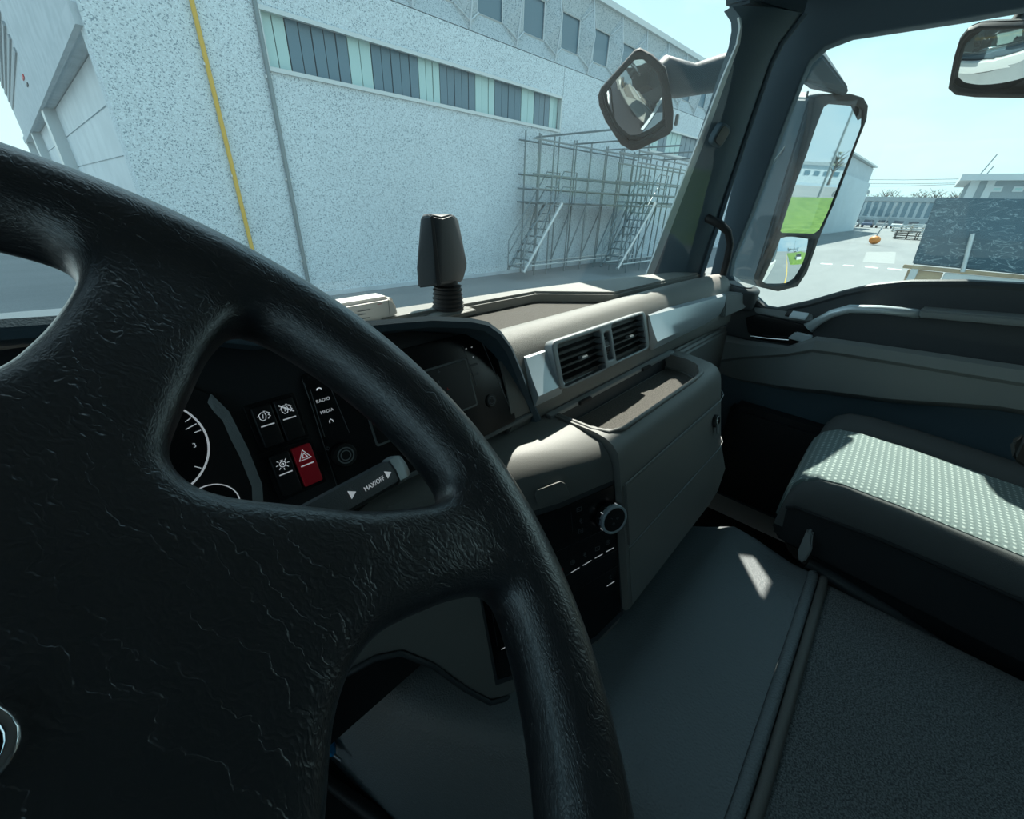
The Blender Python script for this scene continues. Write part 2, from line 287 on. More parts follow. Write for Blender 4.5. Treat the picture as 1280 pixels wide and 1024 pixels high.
def strokes(name, lines, w, m, parent, fm, off=.001):
    """flat printed strokes: list of polylines in local XY"""
    bm = bmesh.new()
    for ln in lines:
        for (x0, y0), (x1, y1) in zip(ln[:-1], ln[1:]):
            d = Vector((x1 - x0, y1 - y0, 0)); l = d.length or 1e-6; d /= l; nrm = Vector((-d.y, d.x, 0)) * w / 2; a = Vector((x0, y0, 0)) - d * w * .3; b = Vector((x1, y1, 0)) + d * w * .3
            bm_poly(bm, [a + nrm, a - nrm, b - nrm, b + nrm], (0, 0, .00015))
    o = finish(bm, name, m, parent, smooth=0); o.matrix_world = fm @ Matrix.Translation((0, 0, off)); return o
def circ(r, n=16, cx=0, cy=0, a0=0, a1=360): return [(cx + r * math.cos(R(a0 + (a1 - a0) * i / n)), cy + r * math.sin(R(a0 + (a1 - a0) * i / n))) for i in range(n + 1)]
def ring2(r, n=24, cx=0, cy=0): return circ(r, n, cx, cy)[:-1]
def disc(name, r, h, m, parent, fm, u=0, v=0, off=0, n=28, bevel=.0008):
    return link(name, plate_mesh(ring2(r, n), (), h / 2, bevel), m, parent, fm @ Matrix.Translation((u, v, off + h / 2)))
def thing(name, label, cat, loc=(0, 0, 0), group=None, kind=None):
    o = bpy.data.objects.new(name, None); C.objects.link(o); o.location = loc; o.empty_display_size = .05
    if kind: o['kind'] = kind
    else:
        o['label'] = label; o['category'] = cat
    if kind and label: o['label'] = label
    if group: o['group'] = group
    bpy.context.view_layer.update(); return o
def tag(o, label, cat=None, group=None, kind=None):
    o['label'] = label
    if cat: o['category'] = cat
    if group: o['group'] = group
    if kind: o['kind'] = kind
    return o
def boolean(o, cutter, op='DIFFERENCE'):
    md = o.modifiers.new('b', 'BOOLEAN'); md.object = cutter; md.operation = op; md.solver = 'EXACT'; bpy.context.view_layer.update()
    me = bpy.data.meshes.new_from_object(o.evaluated_get(bpy.context.evaluated_depsgraph_get())); o.modifiers.clear(); o.data = me; me.shade_smooth(); me.set_sharp_from_angle(angle=R(30))
    bpy.data.objects.remove(cutter)
# ================================================================== SETTING: yard
o = box2('ground', (-80, -120, GZ - .3), (420, 120, GZ), 'asphalt', kind='structure', smooth=0)
tag(o, 'worn grey asphalt yard around the truck', kind='structure')
o = hull('grass_bank', [(4.4, -11, GZ - .05), (4.4, -46, GZ - .05), (22, -46, GZ - .05), (18, -14, GZ - .05), (5.5, -12, GZ + .4), (6, -45, GZ + .5), (18, -45, GZ + 1.2), (15, -16, GZ + .9)], 'grass', kind='structure')
tag(o, 'bright green grass bank behind the truck, seen in the mirror', kind='structure')
# ---- cab shell
XL, XR, ZF, ZC, YB = -.62, 1.62, -1.16, .84, -1.0
tag(box2('floor', (XL, YB, ZF - .04), (XR, .95, ZF), 'dark', kind='structure'), 'dark cab floor', kind='structure')
tag(box2('ceiling', (XL - .04, YB, ZC), (XR + .04, .72, ZC + .04), 'headliner', kind='structure'), 'pale cab roof lining', kind='structure')
tag(box2('wall_rear', (XL, YB - .04, ZF), (XR, YB, ZC), 'headliner', kind='structure'), 'rear wall of the cab', kind='structure')
tag(box2('wall_front', (XL, .90, ZF), (XR, .94, -.30), 'dark', kind='structure'), 'firewall of the cab ahead of the footwells', kind='structure')
# header over the windscreen
tag(secx('trim_1', [(.72, ZC), (.30, ZC), (.34, .78), (.46, .70), (.60, .64), (.70, .65)], XL, XR, 'pillar', bevel=.01, kind='structure'), 'dark header trim above the windscreen', kind='structure')
# windscreen glass: curved in plan
gl = []; xs = [-.50, -.2, .1, .43, .75, .95, 1.17, 1.30, 1.38]
ybot = lambda x: .70 - .20 * max(0, (x - .3) / 1.08) ** 2.0 - (.12 * max(0, (-x - .0) / .5) ** 2)
bm = bmesh.new(); rows = []
for z, dy in ((-.26, .02), (.13, 0), (.70, -.09)): rows.append([bm.verts.new((x, ybot(x) + dy, z)) for x in xs])
for i in range(2):
    for k in range(len(xs) - 1): bm.faces.new((rows[i][k], rows[i][k + 1], rows[i + 1][k + 1], rows[i + 1][k]))
tag(finish(bm, 'window_1', 'glass', kind='structure', smooth=60), 'large curved windscreen with a painted haze of glare', kind='structure')
# left side (driver door), only seen from other places
lw = [(y, z) for y, z in ((-1.0, ZF), (.52, ZF), (.52, ZC), (-1.0, ZC))]; lh = [(-.62, -.20), (.34, -.24), (.36, .40), (-.62, .40)]
fmL = frame_mat((XL, 0, 0), (0, 1, 0), (0, 0, 1))
tag(link('wall_left', plate_mesh(lw, [lh], .03, .005), 'door', None, fmL, 'structure'), 'driver side door and wall with its window opening', kind='structure')
tag(prism('window_3', [(XL, y, z) for y, z in lh], (.003, 0, 0), 'sideglass', kind='structure', smooth=0), 'driver door window glass', kind='structure')
prism('trim_2', [(XL - .02, .52, -.3), (XL + .10, .60, -.3), (XL + .10, .56, ZC - .02), (XL - .02, .48, ZC - .02)], (0, -.06, 0), 'pillar', kind='structure')['label'] = 'left windscreen pillar'
# ---- right windscreen pillar
def strip3(name, a, b, c, d, th, m, parent=None, bevel=.004):
    n = ((Vector(b) - Vector(a)).cross(Vector(d) - Vector(a))).normalized()
    if n.dot(Vector(a)) > 0: n = -n
    return prism(name, [a, b, c, d], -n * th, m, parent, bevel=bevel)
pil = thing('trim_3', 'slate grey right windscreen pillar trim', None, (1.45, .5, -.2), kind='structure')
def pcurve(pix, xv): return [onx(px, py, x_) for (px, py), x_ in zip(pix, xv)]
Lp = pcurve([(812, 356), (848, 262), (885, 165), (910, 95), (925, 55), (928, 34), (926, 22), (915, 8)], [1.36, 1.35, 1.34, 1.33, 1.32, 1.315, 1.31, 1.30])
Gp = pcurve([(872, 356), (893, 290), (920, 205), (945, 130), (962, 80), (975, 55), (990, 36), (1004, 18)], [1.47, 1.468, 1.466, 1.464, 1.462, 1.46, 1.46, 1.46])
secs = []
for a, b in zip(Lp, Gp):
    d = (b - a).normalized(); nn = Vector((d.y, -d.x, 0)).normalized(); nn = nn if nn.dot(a) < 0 else -nn; m_ = (a + b) / 2
    secs.append([a, a.lerp(b, .15) + nn * .010, m_ + nn * .016, a.lerp(b, .85) + nn * .010, b, b - nn * .05, a - nn * .03])
loft('pillar_trim', secs, 'pillar', pil, smooth=50)
# windscreen seal: pale strip at the pillar's glass edge
secs = []
for i, a in enumerate(Lp[:7]):
    w = [.030, .026, .020, .014, .008, .006, .006][i]; d = Vector((-.9, .43, 0)).normalized(); nn = Vector((.43, .9, 0))
    secs.append([a + d * w, a + d * 0, a + nn * .006, a + d * w + nn * .006])
M['seal'] = mat('pale glass edge seal', (.55, .63, .66), .5)
loft('glass_seal', secs, 'seal', pil)
# groove rib next to the door frame
tube('pillar_rib', [g + Vector((-.004, -.006, 0)) for g in Gp], .006, 'pillar', pil)
box2('upper_trim', (1.54, -.98, .50), (1.64, .50, ZC), 'pillar', pil, bevel=.01)
prism('pillar_head', [(1.33, .48, .44), (1.50, .40, .44), (1.56, .40, ZC), (1.30, .60, ZC)], (.0, .06, 0), 'pillar', pil, bevel=.006)
# rounded cap on the pillar
cp = onx(899, 169, 1.36); cd = (-cp).normalized(); fmc = frame_mat(cp + cd * .014, (Gp[3] - Lp[3]).normalized(), (Lp[4] - Lp[1]).normalized())
k_ = plate('screw_cap', rrect(.046, .052, .014), 'pillar', pil, fmc, 0, depth=.010, bevel=.004); k_['label'] = 'rounded square screw cap'
plate('cap_face', rrect(.034, .040, .010), 'door', k_, fmc, .011, depth=.0012, bevel=.001)
# grab handle at the pillar's foot
hp = [onx(878, 271, 1.44), onx(885, 273, 1.42), onx(900, 280, 1.43), onx(910, 290, 1.45), onx(913, 305, 1.46), onx(909, 325, 1.46), onx(904, 343, 1.47)]
o = tube('grab_handle', hp, [.010, .012, .012, .011, .011, .011, .011], 'rubber', pil, smooth=60); o['label'] = 'short black grab handle at the foot of the pillar'
# ---- passenger door
door = thing('door_1', 'charcoal passenger door with grab handle, armrest and window', None, (1.6, -.2, -1.1), kind='structure')
DX = 1.58
win = [(.436, -.205), (.37, -.240), (.30, -.287), (.26, -.287), (.18, -.250), (.106, -.208), (.05, -.182), (-.023, -.162), (-.12, -.148), (-.22, -.141), (-.5, -.135), (-.70, -.135),
       (-.72, -.1), (-.72, .36), (-.69, .398), (-.3, .400), (.097, .400), (.30, .404), (.352, .392), (.378, .365), (.385, .33), (.40, .20), (.42, 0), (.44, -.15)]
outer = [(.50, -1.05), (.50, .30), (.46, .50), (.40, .56), (-.98, .56), (-.98, -1.05)]
fmD = frame_mat((DX, 0, 0), (0, 1, 0), (0, 0, 1))           # local x = Y, y = Z, normal = +X
link('door_shell', plate_mesh(outer, [win], .022, .006), 'pillar', door, fmD @ Matrix.Translation((0, 0, .02)))
tag(prism('window_2', [(DX + .03, y, z) for y, z in win], (.003, 0, 0), 'sideglass', kind='structure', smooth=0), 'passenger side window glass', kind='structure')
def dplate(name, px, x, m, depth=.006, bevel=.003, parent=None, fit=None, extra=()):
    pl = [(p.y, p.z) for p in (onx(a, b, x) for a, b in px)] + list(extra)
    return link(name, plate_mesh(pl, (), depth, bevel), m, parent or door, fmD @ Matrix.Translation((0, 0, x - DX)))
# upper dark panel below the sill, with its capping
up = [(y, z - .004) for y, z in win[2:12]]
link('upper_panel', plate_mesh([(.40, -.33)] + [(.36, -.262)] + up + [(-.98, -.135), (-.98, -.47), (.30, -.40), (.40, -.40)], (), .016, .008), 'door', door, fmD @ Matrix.Translation((0, 0, -.008)))
bm = bmesh.new(); bm_tube(bm, [(1.565, y, z + .001) for y, z in [(.36, -.258)] + up], .012, 8); finish(bm, 'sill_capping', 'door', door)
# ledge that catches the light behind the grab handle
pr = [(1.555, -.19), (1.515, -.196), (1.515, -.214), (1.555, -.222)]
bm = bmesh.new(); a_ = onx(1150, 390, 1.53); b_ = onx(1282, 401, 1.53)
bm_loft(bm, [[(x, a_.y, z + (a_.z + .203)) for x, z in pr], [(x, b_.y, z + (b_.z + .203)) for x, z in pr], [(x, -.98, z + (b_.z + .19)) for x, z in pr]]); finish(bm, 'upper_ledge', 'doorgrey', door, bevel=.004)
# grab handle: silver arc over a dark recess
hp = [onx(1010, 410, 1.55), onx(1022, 402, 1.53), onx(1040, 392, 1.52), onx(1062, 386, 1.515), (onx(1100, 387, 1.515)), onx(1138, 391, 1.52), onx(1152, 393, 1.55)]
secs = []
for i, p in enumerate(hp):
    p = Vector(p); t = (Vector(hp[min(i + 1, 6)]) - Vector(hp[max(i - 1, 0)])).normalized(); s = Vector((-1, 0, 0)); u_ = t.cross(s).normalized(); u_ = u_ if u_.z > 0 else -u_
    w, h = (.013, .012) if i else (.012, .018)
    secs.append([p + s * w * math.cos(k * math.pi / 4) + u_ * h * math.sin(k * math.pi / 4) for k in range(8)])
o = loft('grab_handle', secs, 'silver', door, smooth=60); o['label'] = 'arched satin silver grab handle'
dplate('handle_recess', [(1030, 412), (1060, 398), (1100, 400), (1138, 402), (1128, 412), (1105, 418), (1070, 420), (1045, 418)], 1.561, 'gloss', .002, .001)
# front corner: switch ledge and opener
sw = [onx(945, 381, 1.56), onx(962, 386, 1.54), onx(1012, 396, 1.54), onx(1016, 402, 1.55), onx(1000, 404, 1.535), onx(950, 389, 1.54)]
prism('switch_ledge', [onx(942, 384, 1.545), onx(962, 386, 1.545), onx(1016, 393, 1.545), onx(1016, 402, 1.535), onx(990, 400, 1.535), onx(944, 391, 1.535)], (.03, 0, -.006), 'doorgrey', door, bevel=.003)
o = prism('window_switch', [onx(991, 388, 1.535), onx(1012, 391, 1.535), onx(1007, 398, 1.53), onx(986, 395, 1.53)], (.0, 0, -.006), 'silver', door, bevel=.0015); o['label'] = 'small silver window switch'
prism('window_switch', [onx(986, 386, 1.536), onx(992, 387, 1.536), onx(987, 394, 1.531), onx(981, 393, 1.531)], (.0, 0, -.006), 'gloss', door, bevel=.001)
dplate('opener_recess', [(932, 397), (948, 393), (1000, 404), (1018, 410), (1012, 428), (990, 431), (945, 424), (935, 415)], 1.553, 'gloss', .003, .002)
o = prism('door_opener', [onx(984, 423, 1.53), onx(994, 415, 1.53), onx(1017, 420, 1.53), onx(1007, 429, 1.53)], (.012, 0, 0), 'silver', door, bevel=.003); o['label'] = 'chrome door opener flap'
tube('opener_line', [onx(938, 420, 1.54), onx(960, 423, 1.54), onx(986, 425, 1.535)], .002, 'chrome', door)
# armrest band: loft along y
pts = [(.395, -.405, -.50, -.565), (.33, -.41, -.47, -.57), (.20, -.40, -.425, -.555), (.135, -.352, -.392, -.545), (.06, -.347, -.385, -.53), (-.1, -.338, -.377, -.505), (-.30, -.328, -.368, -.455), (-.6, -.31, -.35, -.43), (-.98, -.30, -.34, -.42)]
secs = []
for i, (y, zt, zm, zb) in enumerate(pts):
    xi = 1.56 if i < 1 else (1.55 if i < 2 else (1.53 if i < 3 else 1.49)); sc = xi / 1.58
    secs.append([(1.575, y, zt + .004), (xi + .012, y * sc, zt * sc), (xi, y * sc, (zt * sc * .75 + zm * sc * .25)), (xi - .003, y * sc, zm * sc), (xi + .012, y * sc, zm * sc - .012), (xi + .02, y * sc, zb * sc + .01), (xi + .032, y * sc, zb * sc), (1.59, y, zb)])
o = loft('armrest', secs, 'doorgrey', door, smooth=25)
box2('map_pocket', (1.50, -.97, -1.0), (1.585, .30, -.62), 'dark', door, bevel=.02)
# tweeter pod in the corner between dash and window
pod = [(1.50, .40), (1.575, .44), (1.60, .36), (1.57, .30), (1.52, .30), (1.48, .34)]
p1 = onx(921, 354, 1.56); fmp = frame_mat((1.535, .385, -.222), (1, 0, .05), (0, 1, .12))
o = link('corner_pod', plate_mesh(rrect(.10, .13, .045), (), .035, .012), 'door', door, fmp @ Matrix.Translation((0, 0, -.036)))
link('speaker_grille', plate_mesh(rrect(.060, .075, .028), (), .0015, .001), 'silver2', o, fmp @ Matrix.Translation((0, 0, .0012)))
# ================================================================== DASHBOARD
dash = thing('dashboard', 'grey upper dashboard with twin air vents, silver strips and open top tray', 'dashboard', (.9, .6, -1.1))
SX = [.44, .60, .80, .95, 1.10, 1.25, 1.38, 1.50]
secs = []
for x in SX:
    t = max(0, (x - .98) / .52); dz = .004 * t; dy = -.02 * t * t
    secs.append([(x, y + dy, z + dz) for y, z in [(.44, -.36), (.402, -.352), (.396, -.338), (.398, -.310), (.422, -.228), (.436, -.208), (.452, -.199), (.470, -.197), (.488, -.201), (.5, -.2085), (.502, -.30), (.47, -.36)]])
loft('dash_pad', secs, 'pad', dash, smooth=50)
# tray on top
tB = onz(602, 391, -.215); tC = onz(674, 377, -.215); tR = onz(770, 376, -.210)
tray = [(.40, .503), (tR.x, .503), (tC.x, tC.y), (.40, tB.y)]
prism('tray_floor', [(x, y, -.216) for x, y in tray], (0, 0, -.01), 'felt', dash, smooth=0)
top = [(.36, tB.y), (tC.x - .01, tC.y + .002), (tR.x, .501), (1.50, .501), (1.50, .47), (1.46, .50), (1.40, .535), (1.28, .57), (1.17, .60), (.95, .635), (.75, .665), (.43, .70), (.36, .70)]
top = [(.36, tB.y), (tC.x - .01, tC.y + .002), (tR.x, .501), (1.52, .495), (1.50, .53), (1.40, .56), (1.28, .585), (1.17, .61), (.95, .645), (.75, .675), (.43, .70), (.36, .70)]
prism('dash_top', [(x, y, -.190) for x, y in top], (0, 0, -.03), 'pad', dash, bevel=.006, smooth=60)
box2('dash_top_left', (XL + .03, .52, -.30), (.37, .72, -.196), 'pad', dash, bevel=.006)
# left side of the windscreen shelf and lower body
box2('lower_body', (-.58, .425, -.80), (1.52, .88, -.33), 'dark', dash, bevel=.01)
secx('lower_right_panel', [(.40, -.362), (.385, -.375), (.375, -.55), (.40, -1.0), (.46, -1.0), (.46, -.362)], 1.10, 1.545, 'panel', dash, bevel=.006)
# silver strips
def strip(name, x0, x1, n=8, top=lambda t: (.424, -.232), m='silver', bot=(.394, -.318)):
    secs = []
    for i in range(n + 1):
        t = i / n; x = x0 + (x1 - x0) * t; ty, tz = top(t); by, bz = bot
        secs.append([(x, ty + .004, tz + .003), (x, ty - .008, tz - .001), (x, (ty * .6 + by * .4) - .013, tz * .6 + bz * .4), (x, by - .011, bz + .026), (x, by - .004, bz + .004), (x, by + .01, bz)])
    return loft(name, secs, m, dash, smooth=40)
o = strip('silver_strip', .492, .566, 3); o['label'] = 'short silver strip left of the vents'
o = strip('silver_strip', .945, 1.40, 10, top=lambda t: (.424 - .035 * t, -.234 - .004 * t)); o['label'] = 'long silver strip running to the door'
for p_ in (o,): pass
o = prism('strip_end', [(1.405, .385, -.236), (1.50, .352, -.238), (1.52, .345, -.262), (1.50, .338, -.285), (1.405, .37, -.308)], (0, .05, -.002), 'doorgrey', dash, bevel=.004)
# ledge moulding with two clips under the vents
secx('ledge_moulding', [(.398, -.346), (.386, -.348), (.386, -.356), (.398, -.358)], .535, 1.08, 'silver2', dash, bevel=.001)
for px, py in ((731, 493), (808, 452)):
    p = ony(px, py, .386); box('clip', (p.x, .384, -.351), (.040, .008, .007), 'dark', dash, bevel=.001)
# vents
vt = math.atan2(.030, .086); EY = (0, math.sin(vt), math.cos(vt)); fv = frame_mat((.775, .401, -.270), (1, 0, 0), EY); fvi = fv.inverted(); vn = fv.to_3x3() @ Vector((0, 0, 1))
def onv(px, py, off=0): p = fvi @ onp(px, py, fv.translation + vn * off, vn); return (p.x, p.y)
def avgrect(tl, tr, br, bl, off=0):
    a, b, c, d = [onv(*q, off) for q in (tl, tr, br, bl)]
    return ((a[0] + d[0]) / 2, (b[0] + c[0]) / 2, (c[1] + d[1]) / 2, (a[1] + b[1]) / 2)
fo = .012
fr = avgrect((683, 431), (800, 389), (819, 432), (706, 487), fo); oL = avgrect((691, 434), (745, 414), (763, 458), (712, 481), fo); oR = avgrect((758, 407), (799, 396), (813, 432), (777, 449), fo)
def rr(q, r, g=0): return rrect(q[1] - q[0] - 2 * g, q[3] - q[2] - 2 * g, r, 5, (q[0] + q[1]) / 2, (q[2] + q[3]) / 2)
wc = (oL[1] + .012, oR[0] - .010, oL[2] + .012, oL[3] - .008)
vent = plate('vent_frame', rr(fr, .014), 'silver2', dash, fv, fo - .010, holes=[rr(oL, .006), rr(oR, .006), rr(wc, .004)], depth=.010, bevel=.003)
vent['label'] = 'silver grey frame around the two vents'
for q in (oL, oR):
    back = plate('vent_well', rr(q, .004, -.001), 'gloss', dash, fv, -.012, depth=.001, bevel=0)
    for i in range(5):
        v = q[3] - (q[3] - q[2]) * (i + .9) / 5.9; bm = bmesh.new(); bm_box(bm, (0, 0, 0), (q[1] - q[0], .0016, .020), Matrix.Rotation(R(12), 3, 'X'))
        finish(bm, 'slat', 'dark', dash, smooth=0, mw=fv @ Matrix.Translation(((q[0] + q[1]) / 2, v, .000)))
    v = q[3] - (q[3] - q[2]) * 2.9 / 5.9; bm = bmesh.new(); bm_box(bm, (0, 0, 0), (.020, .006, .014))
    finish(bm, 'slat_tab', 'silver2', dash, bevel=.002, mw=fv @ Matrix.Translation(((q[0] + q[1]) / 2, v, .010)))
bm = bmesh.new(); bmesh.ops.create_cone(bm, cap_ends=True, segments=28, radius1=.022, radius2=.022, depth=wc[1] - wc[0] - .004)
wm = finish(bm, 'thumb_wheel', 'dark', dash, bevel=.002, mw=fv @ Matrix.Translation(((wc[0] + wc[1]) / 2, (wc[2] + wc[3]) / 2, -.012)) @ Matrix.Rotation(R(90), 4, 'Y'))
bm = bmesh.new()
for i in range(7): bm_box(bm, (0, (wc[2] + wc[3]) / 2 - .018 + i * .006, .0085 - abs(i - 3) * .0022), (wc[1] - wc[0] - .006, .0015, .004))
bmesh.ops.translate(bm, verts=bm.verts, vec=((wc[0] + wc[1]) / 2, 0, 0)); finish(bm, 'wheel_ridges', 'silver2', dash, smooth=0, mw=fv)
# ================================================================== INSTRUMENT PANEL
inst = thing('instrument_panel', 'dark instrument panel and hood behind the steering wheel, with switches, radio and screen', 'instrument panel', (.1, .43, -.4))
PT = R(20); PN = Vector((0, -math.cos(PT), math.sin(PT))); fp = frame_mat((0, .40, -.316), (1, 0, 0), (0, math.sin(PT), math.cos(PT))); fpi = fp.inverted()
def onq(px, py, off=0): p = fpi @ onp(px, py, fp.translation + PN * off, PN); return (p.x, p.y)
plate('panel_face', [(-.60, -.012), (.485, -.012), (.465, .06), (.437, .10), (.40, .14), (.30, .168), (.20, .178), (.115, .184), (.06, .202), (.0, .218), (-.60, .222)], 'dark', inst, fp, -.004, depth=.004, bevel=0)
# hood: loft along x of a lip profile
hood = [(-.58, .218, .62), (-.35, .228, .62), (-.10, .229, .62), (.0, .222, .62), (.06, .206, .61), (.115, .187, .60), (.20, .182, .58), (.30, .172, .56), (.36, .160, .54), (.39, .150, .53), (.415, .133, .50), (.437, .108, .47), (.460, .066, .445), (.482, .022, .43), (.494, -.012, .425), (.499, -.03, .42)]
secs = []
for i, (x, h, yb) in enumerate(hood):
    # in-plane height h above the panel foot; lip comes forward of the panel by f
    f = .048 if h > .15 else .048 * max(.08, (h + .0) / .15)
    p = Vector((x, .40, -.316)) + Vector((0, math.sin(PT), math.cos(PT))) * h; lip = p + PN * f
    nxt = hood[min(i + 1, len(hood) - 1)]; prv = hood[max(i - 1, 0)]; tx = Vector((nxt[0] - prv[0], 0, nxt[1] - prv[1])).normalized(); nr = Vector((-tx.z, 0, tx.x)); nr = nr if nr.z > -.01 else -nr
    nr = Vector((max(0, nr.x), 0, nr.z)); inn = -nr * .006
    zb = max(-.30, min(-.112 if x < .04 else -.20, lip.z - .01)) if x < .35 else lip.z - .02
    secs.append([lip + inn, lip + nr * .003 + Vector((0, -.003, 0)), lip + nr * .008, Vector((x, (lip.y + yb) / 2, (lip.z + zb) / 2)) + nr * .006, Vector((x, yb, zb)), Vector((x, yb, zb - .05)) if x < .4 else Vector((x, yb, zb)) - nr * .02, p + inn * .8 - PN * .01, p + inn * .8])
loft('hood', secs, 'pillar', inst, smooth=45)
secx('panel_foot', [(.402, -.325), (.392, -.327), (.392, -.334), (.43, -.345), (.43, -.325)], -.58, .50, 'doorgrey', inst, bevel=.001)
def qrect(tl, tr, br, bl, off=0):
    a, b, c, d = [onq(*q, off) for q in (tl, tr, br, bl)]
    return ((a[0] + d[0]) / 2, (b[0] + c[0]) / 2, (c[1] + d[1]) / 2, (a[1] + b[1]) / 2)
ctr = lambda q: ((q[0] + q[1]) / 2, (q[2] + q[3]) / 2)
s1 = qrect((309, 512), (335, 503), (356, 553), (330, 560)); s2 = qrect((337, 502), (362, 495), (382, 544), (357, 552)); s3 = qrect((332, 571), (358, 563), (378, 612), (352, 619)); s4 = qrect((360, 561), (385, 553), (403, 600), (378, 608))
plate('switch_surround', rrect(s2[1] - s1[0] + .008, s1[3] - s1[2] + .008, .003, 3, (s1[0] + s2[1]) / 2, (s1[2] + s1[3]) / 2), 'gloss', inst, fp, .001, depth=.001, bevel=.0004)
plate('switch_surround', rrect(s4[1] - s3[0] + .008, s3[3] - s3[2] + .008, .003, 3, (s3[0] + s4[1]) / 2, (s3[2] + s3[3]) / 2), 'gloss', inst, fp, .001, depth=.001, bevel=.0004)
def switch(q, m, label, icon):
    cx, cy = ctr(q); w, h = q[1] - q[0] - .0012, q[3] - q[2] - .001
    s = plate('rocker_switch', rrect(w, h, .0018, 3, cx, cy), m, inst, fp, .0045, depth=.003, bevel=.0012); s['label'] = label
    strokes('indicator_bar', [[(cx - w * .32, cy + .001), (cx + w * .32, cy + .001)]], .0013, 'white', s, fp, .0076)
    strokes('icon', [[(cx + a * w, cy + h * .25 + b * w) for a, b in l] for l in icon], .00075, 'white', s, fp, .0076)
mill = [[(-.25, -.1), (-.25, .12), (-.1, .22), (.05, .18), (.08, 0), (0, -.2), (-.15, -.22), (-.25, -.1)], [(.14, .2), (.28, .1), (.20, .02), (.28, -.06), (.14, -.18)], [(-.1, -.1), (-.05, .1)], [(-.34, .05), (-.28, .05)], [(.02, .26), (.1, .24)]]
switch(s1, 'blackmat', 'black rocker switch with exhaust filter symbol', mill)
switch(s2, 'blackmat', 'black rocker switch with crossed out filter symbol', mill + [[(-.32, .26), (.32, -.24)], [(-.30, .30), (.34, -.20)]])
sunic = [circ(.15, 14), [(-.06, .22), (.06, .22)]] + [[(.23 * math.cos(R(a)), .23 * math.sin(R(a))), (.33 * math.cos(R(a)), .33 * math.sin(R(a)))] for a in (0, 45, 135, 180, 225, 270, 315)] + [circ(.05, 8)]
switch(s3, 'blackmat', 'black rocker switch with lamp symbol', sunic)
tri = lambda r: [(0, r), (-r * .95, -r * .6), (r * .95, -r * .6), (0, r)]
switch(s4, 'red', 'red hazard light switch', [tri(.33), tri(.15)])
# radio: left strip, screen, right strip
rad = plate('radio', rrect(.30, .16, .006, 4, *(lambda a, b: ((a[0] + b[0]) / 2, (a[1] + b[1]) / 2))(onq(383, 478), onq(640, 520))), 'gloss', inst, fp, .0015, depth=.0015, bevel=.0008); rad['label'] = 'glossy black radio with printed keys'
rq = onq(406, 520, .003); q_ = onq(404, 500, .004)
for s, px, py, sz in (('RADIO', 404, 500, .0052), ('MEDIA', 409, 514, .0052)):
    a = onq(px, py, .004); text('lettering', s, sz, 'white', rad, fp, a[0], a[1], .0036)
a = onq(399, 487, .004); strokes('phone_icon', [circ(.0028, 8, a[0], a[1] - .001, 20, 160)], .0012, 'white', rad, fp, .0034)
a = onq(414, 526, .004); strokes('home_icon', [[(a[0] - .002, a[1] - .002), (a[0] - .002, a[1]), (a[0], a[1] + .002), (a[0] + .002, a[1]), (a[0] + .002, a[1] - .002)]], .0009, 'white', rad, fp, .0034)
a = onq(410, 561, .004); strokes('power_icon', [circ(.0017, 10, *a), [(a[0], a[1]), (a[0], a[1] + .0028)]], .0005, 'faint', rad, fp, .0034)
for p1_, p2_ in (((388, 487), (406, 546)), ((410, 476), (437, 541)), ((381, 480), (422, 610))):
    strokes('key_groove', [[onq(*p1_, .004), onq(*p2_, .004)]], .0007, 'faint', rad, fp, .0032)
def knob(px, py, r, dim=False):
    hk = .002 if dim else .010; a = onq(px, py, hk); kb = disc('rotary_knob', r, hk, 'blackmat', rad, fp, a[0], a[1], .003); m = 'silver2' if not dim else 'faint'
    link('knob_ring', plate_mesh(ring2(r * .72), [ring2(r * .62)], .0003, 0), m, kb, fp @ Matrix.Translation((a[0], a[1], .0034 + hk)))
    link('knob_ring', plate_mesh(ring2(r * .46), [ring2(r * .38)], .0003, 0), m, kb, fp @ Matrix.Translation((a[0], a[1], .0034 + hk)))
knob(431, 569, .0135); knob(613, 501, .0105, True)
sq = (onq(460, 520)[0], onq(585, 470)[0], onq(477, 553)[1], onq(540, 462)[1])
scr = plate('screen', rr(sq, .003), 'blackmat', rad, fp, .0035, depth=.0006, bevel=.0003)
plate('screen_frame', rr(sq, .004, -.003), 'doorgrey', rad, fp, .0026, depth=.0006, bevel=.0003)
for (px, py), m in (((478, 530), 'faint'), ((490, 531), 'redprint'), ((549, 465), 'faint'), ((549, 478), 'faint'), ((560, 487), 'redprint')):
    a = onq(px, py, .005); strokes('screen_mark', [[(a[0] - .002, a[1]), (a[0] + .002, a[1])], [(a[0], a[1] - .001), (a[0], a[1] + .003)]], .0008, m, rad, fp, .0045)
strokes('key_groove', [[onq(579, 433, .004), onq(596, 482, .004)]], .0006, 'faint', rad, fp, .0032); strokes('key_groove', [[onq(603, 428, .004), onq(640, 515, .004)]], .0012, 'doorgrey', rad, fp, .0032)
for px, py in ((583, 436), (590, 434), (592, 446)): a = onq(px, py, .004); strokes('key_print', [[(a[0] - .001, a[1]), (a[0] + .001, a[1])]], .0012, 'white', rad, fp, .0034)
a = onq(593, 456, .004); text('lettering', 'MEDIA', .0048, 'faint', rad, fp, a[0], a[1], .0036)
a = onq(597, 467, .004); strokes('key_print', [[(a[0] - .002, a[1] - .001), (a[0], a[1] + .002), (a[0] + .002, a[1] - .001), (a[0] - .002, a[1] - .001)]], .0006, 'faint', rad, fp, .0034)
